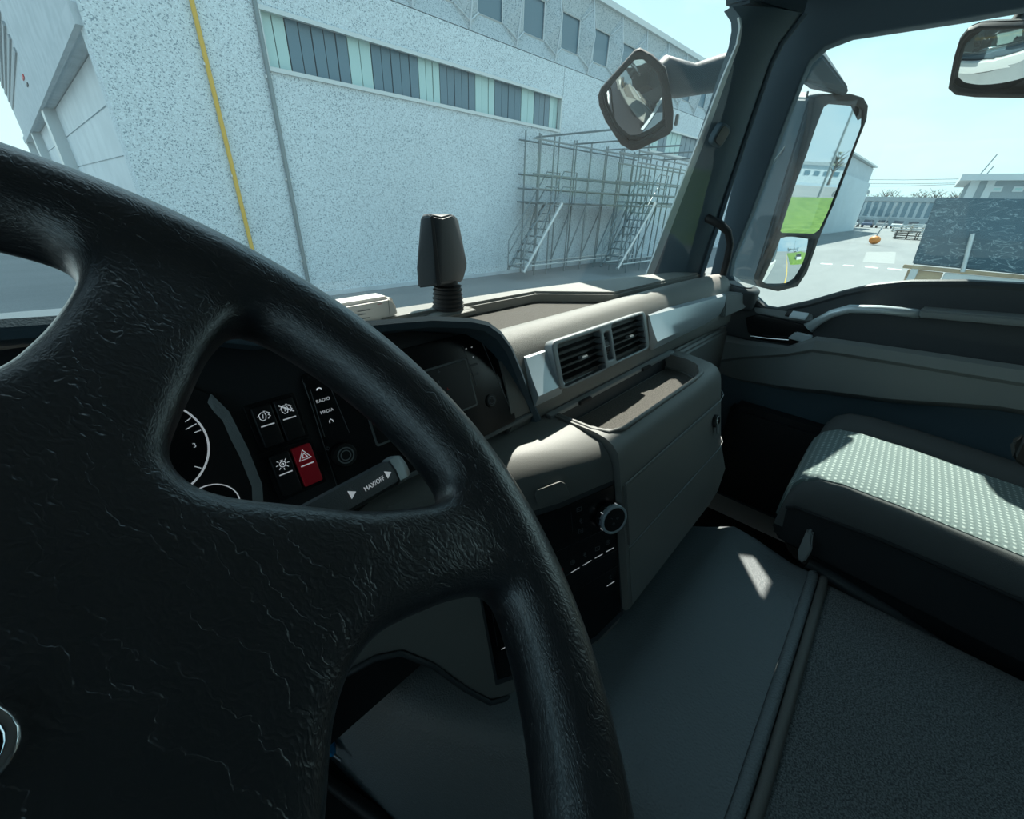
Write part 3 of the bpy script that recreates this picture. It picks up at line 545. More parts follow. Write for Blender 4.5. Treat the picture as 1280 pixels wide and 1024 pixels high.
# gauge cluster bezel
bz = [onq(*p, .004) for p in ((263, 493), (285, 515), (308, 560), (326, 605), (328, 632), (322, 660))]
bzi = [onq(*p, .004) for p in ((256, 512), (272, 535), (292, 580), (305, 612), (306, 640), (300, 660))]
cl_ = plate('gauge_cluster', [(-.33, onq(263, 493)[1] + .02), (bz[0][0] - .02, bz[0][1] + .02)] + bz + [(-.33, bz[-1][1])], 'blackmat', inst, fp, .002, depth=.002, bevel=.0008)
bm = bmesh.new(); secs = [[fp @ Vector((*a, .0075)), fp @ Vector((*b, .001)), fp @ Vector((*b, .0)), fp @ Vector((*a, .0))] for a, b in zip(bz, bzi)]; bm_loft(bm, secs); finish(bm, 'cluster_bezel', 'doorgrey', cl_, smooth=0)
strokes('bezel_edge', [bz], .0008, 'silver2', cl_, fp, .0076)
def circle3(a, b, c):
    d = 2 * (a[0] * (b[1] - c[1]) + b[0] * (c[1] - a[1]) + c[0] * (a[1] - b[1])); q = [p[0] ** 2 + p[1] ** 2 for p in (a, b, c)]
    return ((q[0] * (b[1] - c[1]) + q[1] * (c[1] - a[1]) + q[2] * (a[1] - b[1])) / d, (q[0] * (c[0] - b[0]) + q[1] * (a[0] - c[0]) + q[2] * (b[0] - a[0])) / d)
g1 = circle3(onq(249, 527, .006), onq(262, 567, .006), onq(235, 611, .006)); G1 = math.dist(g1, onq(262, 567, .006))
gd = plate('dial', ring2(G1, 40, *g1), 'gloss', cl_, fp, .0046, depth=.0004, bevel=0); gd['label'] = 'round dial with pale ring'
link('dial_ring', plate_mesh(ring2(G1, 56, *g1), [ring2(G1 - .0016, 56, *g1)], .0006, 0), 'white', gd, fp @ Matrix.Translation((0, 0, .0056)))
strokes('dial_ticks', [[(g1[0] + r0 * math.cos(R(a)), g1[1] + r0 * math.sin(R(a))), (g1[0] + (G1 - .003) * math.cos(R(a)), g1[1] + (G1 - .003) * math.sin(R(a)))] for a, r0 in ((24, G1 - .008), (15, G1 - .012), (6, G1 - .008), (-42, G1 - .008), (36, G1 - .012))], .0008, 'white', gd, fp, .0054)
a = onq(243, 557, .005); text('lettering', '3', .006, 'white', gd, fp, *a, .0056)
g2 = onq(272, 630, .005); g2r = .020
g2 = circle3(onq(245, 613, .007), onq(272, 605, .007), onq(301, 627, .007)); g2r = math.dist(g2, onq(272, 605, .007))
gd = plate('dial', ring2(g2r, 32, *g2), 'gloss', cl_, fp, .0052, depth=.0004, bevel=0)
link('dial_ring', plate_mesh(ring2(g2r, 40, *g2), [ring2(g2r - .001, 40, *g2)], .0006, 0), 'white', gd, fp @ Matrix.Translation((0, 0, .0062)))
strokes('dial_scale', [[(g2[0] - .006, g2[1] + .009), (g2[0] - .005, g2[1] + .012), (g2[0] + .004, g2[1] + .0125), (g2[0] + .005, g2[1] + .010)], [(g2[0] - .001, g2[1] + .010), (g2[0] - .001, g2[1] + .012)], circ(.0028, 10, g2[0] + .009, g2[1] + .003), circ(.0018, 8, g2[0] + .009, g2[1] + .003)], .0006, 'white', gd, fp, .006)
strokes('needle', [[(g2[0] - .004, g2[1] + .007), (g2[0] - .002, g2[1] - .003)]], .0014, 'redprint', gd, fp, .006)
# ================================================================== STORAGE CONSOLE (box with tray)
sto = thing('storage_console', 'grey storage box with open tray on top and key lock, between vents and floor', 'storage box', (.82, .3, -.75))
prof = [(.44, -.352), (.300, -.3495), (.278, -.3525), (.262, -.360), (.251, -.372), (.245, -.388), (.241, -.405), (.236, -.425), (.203, -.556), (.172, -.690), (.178, -.700), (.30, -.712), (.44, -.72)]
X0, X1 = .548, 1.125
bm = bmesh.new(); NS = 12; secs = []
for i in range(NS + 1):
    x = X0 + (X1 - X0) * i / NS; t = max(0, (x - (X1 - .085)) / .085); ins = .075 * (1 - math.sqrt(max(0, 1 - t * t))); cut = .10 * max(0, (x - .98) / .125) ** 2
    secs.append([(x, min(.44, y + ins), z + (cut if z < -.65 else 0) - (.0 if z < -.40 else ins * .12)) for y, z in prof])
for k in (.25, .5, .75, 1.0):   # tighter rounding at the right end
    x = X1 - .02 * (1 - k) if k < 1 else X1
bm_loft(bm, secs); body = finish(bm, 'console_body', 'panel', sto, smooth=50)
# rounded tray cut out of the top
trp = [(.400, 1.055), (.400, .562), (.31, .562), (.288, .575), (.276, .605), (.276, .93), (.283, .985), (.304, 1.03), (.34, 1.050)]
cu = prism('cutter', [(x, y, -.392) for y, x in trp], (0, 0, .1), None, None, bevel=.006); boolean(body, cu); body.data.materials.clear(); body.data.materials.append(M['panel'])
bm = bmesh.new(); bm_tube(bm, [(x, y, -.352 - (.0 if x < .95 else .003)) for y, x in [(.385, .556), (.31, .556), (.284, .568), (.272, .600), (.272, .93), (.278, .99), (.30, 1.04), (.34, 1.060), (.39, 1.062)]], .0045, 8); finish(bm, 'tray_lip', 'panel', sto, smooth=60)
prism('tray_mat', [(x, y, -.3905) for y, x in [(.383, 1.045), (.383, .575), (.30, .570), (.275, .585), (.270, .61), (.270, .93), (.28, .98), (.30, 1.015), (.33, 1.04)]], (0, 0, .004), 'felt', sto, bevel=.001)
secx('tray_back', [(.401, -.352), (.398, -.352), (.390, -.392), (.401, -.392)], .56, 1.06, 'door', sto)
# flap door and lower panel, each proud of the body with a bright edge
def face(name, z0, z1, x0, x1, proud=.004, m='panel'):
    yz = lambda z: .236 + (.170 - .236) * (z + .42) / (-.70 + .42)
    pts = [(x0, yz(z0) - proud, z0), (x1, yz(z0) - proud, z0), (x1, yz(z1) - proud, z1), (x0, yz(z1) - proud, z1)]
    secs = []
    for i in range(7):
        x = x0 + (x1 - x0) * i / 6; t = max(0, (x - (X1 - .085)) / .085); ins = .075 * (1 - math.sqrt(max(0, 1 - t * t)))
        zz1 = z1 + (.10 * max(0, (x - .98) / .125) ** 2 if z1 < -.65 else 0)
        secs.append([(x, yz(z0) - proud + ins, z0), (x, yz(zz1) - proud + ins, zz1), (x, yz(zz1) + .004 + ins, zz1), (x, yz(z0) + .004 + ins, z0)])
    bm = bmesh.new(); bm_loft(bm, secs); return finish(bm, name, m, sto, bevel=.0015, smooth=40)
face('flap_door', -.432, -.553, .556, 1.115)
face('lower_panel', -.562, -.688, .556, 1.115, .002)
for z in (-.4285, -.5575):
    yz = .236 + (.170 - .236) * (z + .42) / (-.70 + .42) - .003
    tube('flap_edge', [(.556, yz, z), (1.04, yz, z), (1.08, yz + .006, z), (1.11, yz + .022, z)], .0012, 'silver2', sto, n=6)
lk = onp(892, 528, (0, .2290 - .0025, -.45), (0, -1, .236)); fl = frame_mat(lk, (1, 0, 0), (0, .23, 1))
lo = disc('lock', .016, .010, 'blackmat', sto, fl, 0, .004, -.002); lo['label'] = 'small black turn lock'
plate('lock_tab', rrect(.013, .040, .005, 3, 0, -.010), 'silver2', lo, fl, .010, depth=.002, bevel=.001)
disc('lock_ring', .011, .004, 'chrome', lo, fl, 0, .006, .008)
# ================================================================== CLIMATE CONSOLE
cli = thing('climate_console', 'grey centre console with glossy black switch panel and round dial, left of the storage box', 'console', (.4, .35, -.85))
A_ = Vector((.406, .311, -.414)); B_ = Vector((.553, .25, -.414)); C_ = Vector((.553, .18, -.72)); hn = (B_ - A_).cross(C_ - A_).normalized(); hn = hn if hn.y < 0 else -hn
def cy(x, z):   # y of the switch face plane at x, z
    return A_.y - ((x - A_.x) * hn.x + (z - A_.z) * hn.z) / hn.y
secs = []
for x, zb in ((-.02, -.60), (.06, -.60), (.10, -.612), (.14, -.604), (.173, -.612), (.21, -.66), (.245, -.73), (.28, -.785), (.33, -.80), (.42, -.80), (.50, -.768), (.545, -.738)):
    yf = lambda z: min(cy(x, z), .405)
    k = min(1, max(0, (x - .15) / .2)); zt = -.348 - .004 * k
    f1 = yf(-.43); z1 = -.430
    s = [(.44, zt + .01), (.405, zt - .001), (max(f1 + .05, .34), -.354), (f1 + .034, -.362), (f1 + .018, -.376), (f1 + .007, -.394), (f1 + .002, -.412), (f1, z1), (yf(-.5), -.50), (yf((zb - .5) / 2), (zb - .5) / 2), (yf(zb + .02), zb + .02), (yf(zb) + .006, zb), (.46, zb)]
    secs.append([(x, y, z) for y, z in s])
bm = bmesh.new(); bm_loft(bm, secs); finish(bm, 'console_shell', 'panel', cli, smooth=50)
fh_ = frame_mat(A_, (B_ - A_), (A_ - C_)); fh_ = frame_mat(A_, B_ - A_, Vector((0, 0, 1)) - hn * hn.z); fhi = fh_.inverted()
def onh(px, py, off=0): p = fhi @ onp(px, py, A_ + hn * off, hn); return (p.x, p.y)
pan = [onh(*p, .002) for p in ((640, 655), (700, 636), (768, 606), (776, 764), (745, 795), (700, 822), (660, 838), (622, 850), (614, 806), (603, 750))]
hp_ = plate('switch_panel', pan, 'gloss', cli, fh_, .001, depth=.0015, bevel=.0006); hp_['label'] = 'glossy black climate switch panel'
plate('panel_rim', [onh(*p, .002) for p in ((634, 650), (699, 630), (770, 600), (780, 768), (748, 801), (702, 829), (620, 858), (600, 748))], 'door', cli, fh_, .0003, depth=.0008, bevel=.0003)
q = [onh(*p, .004) for p in ((669, 616), (703, 603), (709, 616), (672, 632))]
tabp = plate('storage_tab', [onh(*p, .003) for p in ((668, 618), (671, 612), (700, 601), (706, 604), (711, 618), (672, 633))], 'panel', cli, fh_, .004, depth=.002, bevel=.001)
kc = onh(764, 647, .012); kb = disc('temperature_dial', .0255, .020, 'blackmat', hp_, fh_, kc[0], kc[1], .001, bevel=.002); kb['label'] = 'black round dial with satin metal ring'
link('dial_ring', plate_mesh(ring2(.0264, 40), [ring2(.0222, 40)], .0045, .001), 'silver', kb, fh_ @ Matrix.Translation((kc[0], kc[1], .0180)))
for a in range(0, 360, 24):
    bm = bmesh.new(); bm_box(bm, (0, 0, 0), (.0012, .002, .006)); finish(bm, 'dial_mark', 'white' if a % 72 == 0 else 'faint', kb, smooth=0, mw=fh_ @ Matrix.Translation((kc[0] + .0262 * math.cos(R(a)), kc[1] + .0262 * math.sin(R(a)), .014)))
strokes('dial_print', [[(kc[0] - .008, kc[1] + .006), (kc[0] - .004, kc[1] + .003)], circ(.002, 8, kc[0] + .006, kc[1] + .002), circ(.002, 8, kc[0] - .002, kc[1] - .007)], .001, 'faint', kb, fh_, .0215)
for i, (ax, ay, bx, by) in enumerate(((714, 716, 724, 710), (729, 707, 739, 701), (744, 698, 753, 693), (758, 690, 767, 685), (759, 733, 768, 727), (627, 812, 638, 806), (618, 768, 624, 765))):
    strokes('indicator_bar', [[onh(ax, ay, .003), onh(bx, by, .003)]], .0016, 'white', hp_, fh_, .0028)
ic = {'fan': [circ(.5, 12), circ(.2, 8)], 'sq': [[(-.5, -.4), (.5, -.4), (.5, .4), (-.5, .4), (-.5, -.4)], [(-.2, 0), (.2, 0)]], 'person': [circ(.2, 8, 0, .35), [(0, .1), (0, -.4), (.4, -.4)], [(-.3, 0), (.2, .05)]]}
for px, py, k, m in ((716, 703, 'fan', 'faint'), (731, 694, 'person', 'faint'), (747, 686, 'sq', 'faint'), (760, 678, 'fan', 'faint'), (763, 722, 'person', 'faint'), (631, 796, 'fan', 'faint'), (701, 714, 'sq', 'redprint'), (706, 728, 'sq', 'redprint'), (726, 652, 'person', 'faint'), (726, 664, 'sq', 'faint'), (724, 637, 'sq', 'faint')):
    a = onh(px, py, .003); strokes('icon', [[(a[0] + x * .009, a[1] + y * .009) for x, y in l] for l in ic[k]], .0008, m, hp_, fh_, .0028)
for ax, ay, bx, by in ((714, 641, 716, 665), (696, 690, 772, 655), (704, 722, 774, 686), (710, 745, 775, 706), (776, 660, 780, 762), (615, 765, 622, 808)):
    strokes('key_groove', [[onh(ax, ay, .003), onh(bx, by, .003)]], .0006, 'door', hp_, fh_, .0026)
rim_ = [(x, cy(x, z) - .002, z) for x, z in ((.10, -.606), (.14, -.598), (.173, -.606), (.21, -.652), (.245, -.722), (.28, -.777), (.33, -.79))]
tube('console_edge', [(x, min(y, .40), z) for x, y, z in rim_], .0045, 'door', cli, smooth=60)
box2('dark_skirt', (.34, .27, -.90), (1.08, .42, -.70), 'blackmat', cli)
# ================================================================== FLOOR COVERINGS
ZT = -.70
tun = thing('tunnel_cover', 'dark pebbled vinyl cover over the engine tunnel ahead of the carpet', 'floor cover', (.6, .1, ZF))
def tsec(y, xl, xb, zt=ZT, zb=ZF, xr=.935, r=.045):
    L_ = [(xb, zb), (xb + (xl - xb) * .45, zb + (zt - zb) * .5), (xl - .012, zt - .055), (xl + .004, zt - .024), (xl + .03, zt - .007), (xl + .075, zt)]
    Rr = [(xr - .03, zt), (xr - .008, zt - .008), (xr, zt - .03), (xr, zb)]
    return [(x, y, z) for x, z in L_ + [(xl + .2, zt + .0)] + Rr]
ys = [(-.064, .325, .23), (-.03, .325, .225), (.05, .315, .21), (.10, .305, .195), (.13, .295, .188), (.16, .285, .18), (.20, .27, .17), (.30, .225, .14), (.42, .185, .11), (.60, .16, .08), (.85, .15, .05)]
secs = []
for y, xl, xb in ys:
    xr = .935 if y < .02 else .955 + .02 * math.sin((y - .02) * 9) if y < .2 else .96
    secs.append(tsec(y, xl, xb, ZT - .045 * min(1, max(0, (y - .10) / .06)) - max(0, y - .16) * .35, ZF, xr))
bm = bmesh.new(); bm_loft(bm, secs); finish(bm, 'vinyl_cover', 'vinyl', tun, smooth=60)
car = thing('tunnel_carpet', 'dark fibre carpet over the engine tunnel beside the passenger seat', 'carpet', (.6, -.5, ZF))
secs = [tsec(y, .34 + d, .25, ZT - .002, ZF, .925) for y, d in ((-.092, 0), (-.3, 0), (-.6, 0), (-.97, 0))]
bm = bmesh.new(); bm_loft(bm, secs); finish(bm, 'carpet_cover', 'carpet', car, smooth=60)
for y, r, m in ((-.074, .0095, 'vinyl'), (-.093, .0085, 'piping')):
    pts = [(.25, y, ZF + .1), (.29, y, -.86), (.322, y, -.755), (.335, y, -.722), (.36, y, -.706), (.42, y, ZT + .001), (.90, y, ZT + .001), (.928, y, ZT - .01), (.936, y, ZT - .04), (.936, y, -.9)]
    o = tube('edge_piping', pts, r, m, car if m == 'piping' else tun, smooth=60)
# rubber foot mat in the driver's footwell
rm = thing('rubber_mat', 'black rubber tray mat with raised ribs in the driver footwell', 'floor mat', (-.12, .3, ZF))
m0 = [(-.45, -.1), (.155, -.1), (.10, .42), (.04, .60), (-.45, .60)]
prism('mat_tray', [(x, y, ZF + .001) for x, y in m0], (0, 0, .012), 'rubber', rm, bevel=.003)
tube('mat_rim', [(x, y, ZF + .018) for x, y in [(.155, -.1), (.10, .42), (.04, .60), (-.45, .60)]], .016, 'rubber', rm, smooth=60)
for i in range(9): box('mat_rib', (-.17, -.06 + i * .06, ZF + .016), (.44, .008, .008), 'rubber', rm, bevel=.002)
for i in range(7): box('mat_rib', (-.36 + i * .065, .18, ZF + .016), (.008, .50, .008), 'rubber', rm, bevel=.002)
p = onz(411, 934, -1.10); rr_ = ray(411, 934)
pen = thing('blue_pen', 'small light blue plastic piece with thin metal tip by the footwell', 'pen', (p.x, p.y, p.z))
q1, q2, q3, q4 = [onz(*a, -1.09) for a in ((400, 920), (412, 938), (418, 944), (427, 951))]
pp = tube('barrel', [q1, q1.lerp(q2, .4), q2, q3], [.010, .017, .015, .004], 'blue', pen, smooth=60)
tube('metal_tip', [q3, q4], .003, 'silver2', pen)
# ================================================================== PASSENGER SEAT
seat = thing('passenger_seat', 'passenger seat with dotted grey fabric cushion and dark sides', 'seat', (1.2, -.3, ZF))
def cush(name, xs, ys_, ztop, zbot, m, round_f=.05, crown=.0, **k):
    """cushion block: columns across x (with edge rounding at the ends given by xs profile) lofted along y"""
    secs = []
    for y, dz in ys_:
        s = []
        for x, dx in xs: s.append((x, y, ztop(x, y) + dz - dx))
        s += [(xs[-1][0], y, zbot), (xs[0][0], y, zbot)]
        secs.append(s)
    bm = bmesh.new(); bm_loft(bm, secs); return finish(bm, name, m, seat, smooth=60, **k)
zt = lambda x, y: -.515 + .00 * x + .02 * min(0, y + .0)
SXL, SXR, YF = .975, 1.49, .035
ysf = [(YF, -.085), (YF - .004, -.055), (YF - .018, -.027), (YF - .045, -.008), (YF - .09, .0), (-.15, .0), (-.35, -.008), (-.52, -.01)]
cush('cushion_centre', [(1.018, .006), (1.035, .0), (1.10, -.002), (1.20, -.002), (1.315, .0), (1.33, .006)], ysf, zt, -.66, 'seatdot')
cush('cushion_bolster', [(SXL, .055), (SXL + .003, .035), (SXL + .014, .014), (SXL + .028, .005), (SXL + .043, .006)], [(y - .006, d - .002) for y, d in ysf], zt, -.66, 'seatgrey')
cush('cushion_bolster', [(1.33, .006), (1.355, -.010), (1.40, -.016), (1.445, -.006), (1.475, .02), (SXR, .06)], [(y - .010, d) for y, d in ysf], zt, -.66, 'seatgrey')
o = hull('cushion_side', [(SXL - .004, YF - .006, -.60), (SXL - .004, YF - .03, -.585), (SXL - .006, -.15, -.580), (SXL - .006, -.52, -.592), (SXL + .03, YF - .006, -.60), (SXL + .02, YF - .004, -.70), (SXL - .002, YF - .02, -.70), (SXL - .006, -.52, -.73), (1.43, YF - .012, -.70), (1.43, YF - .012, -.62), (1.44, -.52, -.72), (1.44, -.52, -.6)], 'seatside', seat, bevel=.012)
o['label'] = 'dark fabric side of the cushion'
tube('seam_piping', [(SXL - .003, YF - .016, -.604), (SXL - .007, YF - .03, -.592), (SXL - .009, -.15, -.584), (SXL - .009, -.52, -.597)], .0035, 'seatside', seat)
# plastic base shell and suspension
hull('seat_base', [(.995, YF - .03, -.705), (.985, -.10, -.70), (.985, -.52, -.72), (1.015, YF - .06, -.76), (1.0, -.25, -.80), (.99, -.52, -.84), (1.40, YF - .03, -.705), (1.40, -.52, -.72), (1.40, YF - .06, -.78), (1.40, -.52, -.84)], 'dark', seat, bevel=.01)
tube('base_rail', [(.990, -.06, -.735), (.980, -.22, -.755), (.974, -.38, -.79), (.97, -.55, -.83)], .016, 'door', seat, smooth=60)
box2('seat_pedestal', (1.02, -.50, ZF), (1.38, -.06, -.80), 'dark', seat, bevel=.02)
p = onx(1008, 688, .93); o = prism('height_lever', [onx(1008, 664, .955), onx(1016, 668, .95), onx(1014, 690, .935), onx(1006, 704, .93), onx(998, 704, .93), onx(997, 690, .94)], (.02, 0, 0), 'doorgrey', seat, bevel=.004); o['label'] = 'grey plastic release lever'
box('metal_bracket', tuple(onx(984, 646, .99)), (.012, .012, .03), 'alu', seat, bevel=.003)
box('metal_bracket', tuple(onx(1009, 714, .955)), (.012, .014, .008), 'chrome', seat, bevel=.002)
bk = hull('backrest', [(.93, -.56, -.50), (1.42, -.56, -.50), (.93, -.46, -.48), (1.42, -.46, -.48), (.95, -.76, .18), (1.40, -.76, .18), (.95, -.67, .20), (1.40, -.67, .20)], 'seatgrey', seat, bevel=.03)
b_ = hull('belt_buckle', [onx(1262, 552, 1.27), onx(1282, 540, 1.27), onx(1290, 590, 1.27), onx(1266, 575, 1.25), onx(1262, 552, 1.31), onx(1282, 540, 1.31), onx(1290, 590, 1.31), onx(1266, 575, 1.29)], 'rubber', seat, bevel=.006); b_['label'] = 'black belt buckle on the cushion'
# ================================================================== STEERING WHEEL
WC = Vector((-.089, .113, -.124)); WT, WY = .703, .315
WN = Vector((math.sin(WY) * math.sin(WT), -math.sin(WT) * math.cos(WY), math.cos(WT))); WX = Vector((math.cos(WY), math.sin(WY), 0)); fw = frame_mat(WC, WX, WN.cross(WX))
whl = thing('steering_wheel', 'large black leather steering wheel with four wide spokes', 'steering wheel', tuple(WC))
RO, RM, RT = .2265, .2265, .0236
def poly_arc(r, a, b, n=14): return [(r * math.cos(R(a + (b - a) * i / n)), r * math.sin(R(a + (b - a) * i / n))) for i in range(n + 1)]
ro = .212
def mir(l): return [(-x, y) for x, y in l][::-1]
W1 = poly_arc(ro, 27, -9, 10) + [(.195, -.040), (.182, -.034), (.155, -.016), (.131, .009), (.117, .023), (.110, .034), (.110, .045), (.116, .053), (.135, .070), (.152, .085), (.172, .097)]
W0h = [(.0, .098), (.05, .098), (.080, .097), (.093, .099), (.112, .113), (.126, .127), (.134, .137), (.137, .146), (.135, .155)]
W0 = W0h + poly_arc(ro, 51, 129, 20) + mir(W0h)[:-1]
W2h = [(0, -.112), (.03, -.108), (.062, -.094), (.081, -.077), (.095, -.063), (.109, -.056), (.126, -.057), (.158, -.074), (.176, -.088)]
W2 = W2h + poly_arc(ro, -29, -151, 30) + mir(W2h)[:-1]
pm = plate_mesh(ring2(.2285, 96), [W1, mir(W1), W0, W2], .0150, 0)
bm = bmesh.new(); bm.from_mesh(pm)
# torus rim
rings = []
for i in range(144):
    a = 2 * math.pi * i / 144; rings.append([bm.verts.new(((RM + RT * math.cos(b)) * math.cos(a), (RM + RT * math.cos(b)) * math.sin(a), RT * .97 * math.sin(b))) for b in [2 * math.pi * k / 24 for k in range(24)]])
for i in range(144):
    for k in range(24): bm.faces.new((rings[i][k], rings[i][(k + 1) % 24], rings[(i + 1) % 144][(k + 1) % 24], rings[(i + 1) % 144][k]))
# domed hub pad
hb = [(.004 + .0, 1.0)]
def dome(rx, ry, h, z0, n=48, m=10):
    rws = []
    for j in range(m):
        t = math.pi / 2 * j / m; rws.append([bm.verts.new((rx * math.cos(t) * math.cos(2 * math.pi * k / n), ry * math.cos(t) * math.sin(2 * math.pi * k / n), z0 + h * math.sin(t))) for k in range(n)])
    tp = bm.verts.new((0, 0, z0 + h)); bt = bm.verts.new((0, 0, z0))
    for j in range(m - 1):
        for k in range(n): bm.faces.new((rws[j][k], rws[j][(k + 1) % n], rws[j + 1][(k + 1) % n], rws[j + 1][k]))
    for k in range(n): bm.faces.new((rws[-1][k], rws[-1][(k + 1) % n], tp)); bm.faces.new((rws[0][(k + 1) % n], rws[0][k], bt))
dome(.112, .098, .016, .000)
bmesh.ops.create_cone(bm, cap_ends=True, segments=48, radius1=.085, radius2=.098, depth=.045, matrix=Matrix.Translation((0, 0, -.028)))
bmesh.ops.recalc_face_normals(bm, faces=bm.faces); me = bpy.data.meshes.new('wheel_body'); bm.to_mesh(me); bm.free()
o = bpy.data.objects.new('wheel_body', me); C.objects.link(o)
rmd = o.modifiers.new('r', 'REMESH'); rmd.mode = 'VOXEL'; rmd.voxel_size = .0026; rmd.use_smooth_shade = True
smd = o.modifiers.new('s', 'SMOOTH'); smd.iterations = 75; smd.factor = .6
bpy.context.view_layer.update(); me2 = bpy.data.meshes.new_from_object(o.evaluated_get(bpy.context.evaluated_depsgraph_get())); bpy.data.objects.remove(o)
me2.shade_smooth(); me2.materials.clear(); link('leather_cover', me2, 'leather', whl, fw)
em = plate('hub_badge', rrect(.098, .020, .009, 6, 0, .0010), 'chrome', whl, fw, .0150, holes=[rrect(.0925, .0145, .0066, 6, 0, .0010)], depth=.003, bevel=.0010); em['label'] = 'chrome rim of the hub badge'
plate('badge_field', rrect(.094, .016, .0075, 6, 0, .0010), 'gloss', em, fw, .0140, depth=.002, bevel=.0005)
# steering column and its cover
col = thing('steering_column', 'dark steering column cover behind the wheel', 'steering column', (-.06, .25, -.25))
ax = -WN; c0 = WC + ax * .05; c1 = WC + ax * .24 + Vector((0, .02, 0))
tube('column_cover', [c0, c0.lerp(c1, .3), c1], [.055, .062, .07], 'dark', col, n=20, smooth=60)
# stalk: flattened bar with print
stk = thing('control_stalk', 'grey control stalk marked MAX/OFF with white triangles behind the wheel', 'control stalk', (.1, .28, -.24))
s0, s1 = Vector(ony(388, 647, .272)), Vector(ony(492, 589, .30)); sx = (s1 - s0).normalized(); vn_ = -((s0 + s1) / 2).normalized(); fs = frame_mat(s1, sx, vn_.cross(sx))
Ls = (s1 - s0).length; fsi = fs.inverted()
hw = .0125
loft('stalk_body', [[fs @ Vector((x, y * w, z * w)) for y, z in ((hw, 0), (hw * .8, .0065), (0, .008), (-hw * .8, .0065), (-hw, 0), (-hw * .8, -.007), (hw * .8, -.007))] for x, w in ((-Ls - .09, .62), (-Ls - .04, .78), (-Ls, .95), (-Ls * .5, 1), (-.012, 1.04), (-.006, 1.0))], 'door', stk, smooth=50)
o = loft('stalk_end', [[fs @ Vector((x, y * w, z * w)) for y, z in ((hw, 0), (hw * .8, .0065), (0, .008), (-hw * .8, .0065), (-hw, 0), (-hw * .8, -.007), (hw * .8, -.007))] for x, w in ((-.005, 1.12), (.004, 1.16), (.010, 1.05), (.013, .8))], 'silver2', stk, smooth=50)
def ons(px, py): p = fsi @ onp(px, py, s1 + vn_ * .008, vn_); return (p.x, p.y)
a = ons(448, 616); d0 = ons(437, 622); d1 = ons(462, 607)
text('lettering', 'MAX/OFF', .0060, 'white', stk, fs, a[0], a[1], .0086, math.atan2(d1[1] - d0[1], d1[0] - d0[0]))
for px, py, fl_ in ((477, 597, 1), (405, 637, 1)):
    a = ons(px, py); bm = bmesh.new(); bm_poly(bm, [Vector((a[0] + x * .0042, a[1] + y * .0042, .0083)) for x, y in ((1, 0), (-.7, .9), (-.7, -.9))], (0, 0, .0003)); finish(bm, 'triangle_print', 'white', stk, smooth=0, mw=fs)
# ================================================================== THINGS ON THE DASH
tb = thing('toll_box', 'off-white toll device standing on the dash behind the hood', 'toll device', (.36, .66, -.196))
yb = .64; a, b, c, d = ony(418, 384, yb), ony(490, 370, yb), ony(500, 398, yb), ony(425, 404, yb)
bx0, bx1 = a.x - .03, c.x; z1 = b.z; z0 = -.192
hb_ = prism('device_body', [(bx0, yb, z0), (bx1, yb, z0), (bx1 - .004, yb - .0, z1 - .012), (bx1 - .014, yb, z1), (bx0, yb, z1 - .002)], (0, .045, 0), 'beigebox', tb, bevel=.006)
fb = frame_mat((0, yb - .0005, 0), (1, 0, 0), (0, 0, 1))
for i, (px, py) in enumerate(((455, 388), (452, 393), (460, 397))):
    p = ony(px, py, yb); strokes('printed_line', [[(p.x - .012, p.z), (p.x + (.010, .006, .002)[i], p.z)]], .0014, 'faint', hb_, fb, .0005)
p = ony(474, 380, yb); strokes('printed_line', [[(p.x - .004, p.z), (p.x + .004, p.z)]], .0008, 'redprint', hb_, fb, .0005)
p = ony(486, 385, yb); strokes('seam', [[(p.x, z0 + .002), (p.x, z1 - .004)]], .001, 'doorgrey', hb_, fb, .0005)
# dark sensor housing on bellows
yb = .62
sen = thing('sensor_housing', 'black faceted sensor housing on a ribbed bellows standing on the dash', 'sensor', tuple(ony(560, 392, yb)))
def Q(px, py, dy=0): return ony(px, py, yb + dy)
hull('housing', [Q(526, 272, .01), Q(535, 267, .0), Q(565, 268, 0), Q(573, 275, .01), Q(584, 331, .01), Q(578, 352, .01), Q(521, 335, .01), Q(523, 360, .01), Q(540, 358, -.008), Q(553, 354, -.018), Q(541, 269, -.012), Q(553, 272, -.014), Q(528, 268, .05), Q(567, 268, .05), Q(580, 331, .06), Q(576, 350, .05), Q(524, 340, .06), Q(527, 358, .05)], 'door', sen, bevel=.003)
hull('housing_rib', [Q(538, 270, -.014), Q(542, 269, -.014), Q(551, 356, -.022), Q(546, 359, -.02), Q(540, 268, .0), Q(552, 352, 0)], 'dark', sen, bevel=.001)
cb = Q(560, 375, .02); bm = bmesh.new(); pr_ = []
zt_, zb_ = Q(558, 352).z, Q(560, 390).z
for i in range(29):
    t = i / 28; z = zt_ + (zb_ - zt_) * t; r = .024 + .005 * t + (.0028 * (1 if i % 4 in (1, 2) else 0) if t > .2 else -.004 * (1 - t * 5) * 0); pr_.append((r if t > .2 else .020, z))
for i, (r, z) in enumerate(pr_[:-1]): pass
rws = [[bm.verts.new((cb.x + r * math.cos(2 * math.pi * k / 24), cb.y + r * math.sin(2 * math.pi * k / 24), z)) for k in range(24)] for r, z in pr_]
for i in range(len(rws) - 1):
    for k in range(24): bm.faces.new((rws[i][k], rws[i][(k + 1) % 24], rws[i + 1][(k + 1) % 24], rws[i + 1][k]))
bm.faces.new(rws[0]); bm.faces.new(rws[-1]); finish(bm, 'bellows', 'rubber', sen, smooth=40)
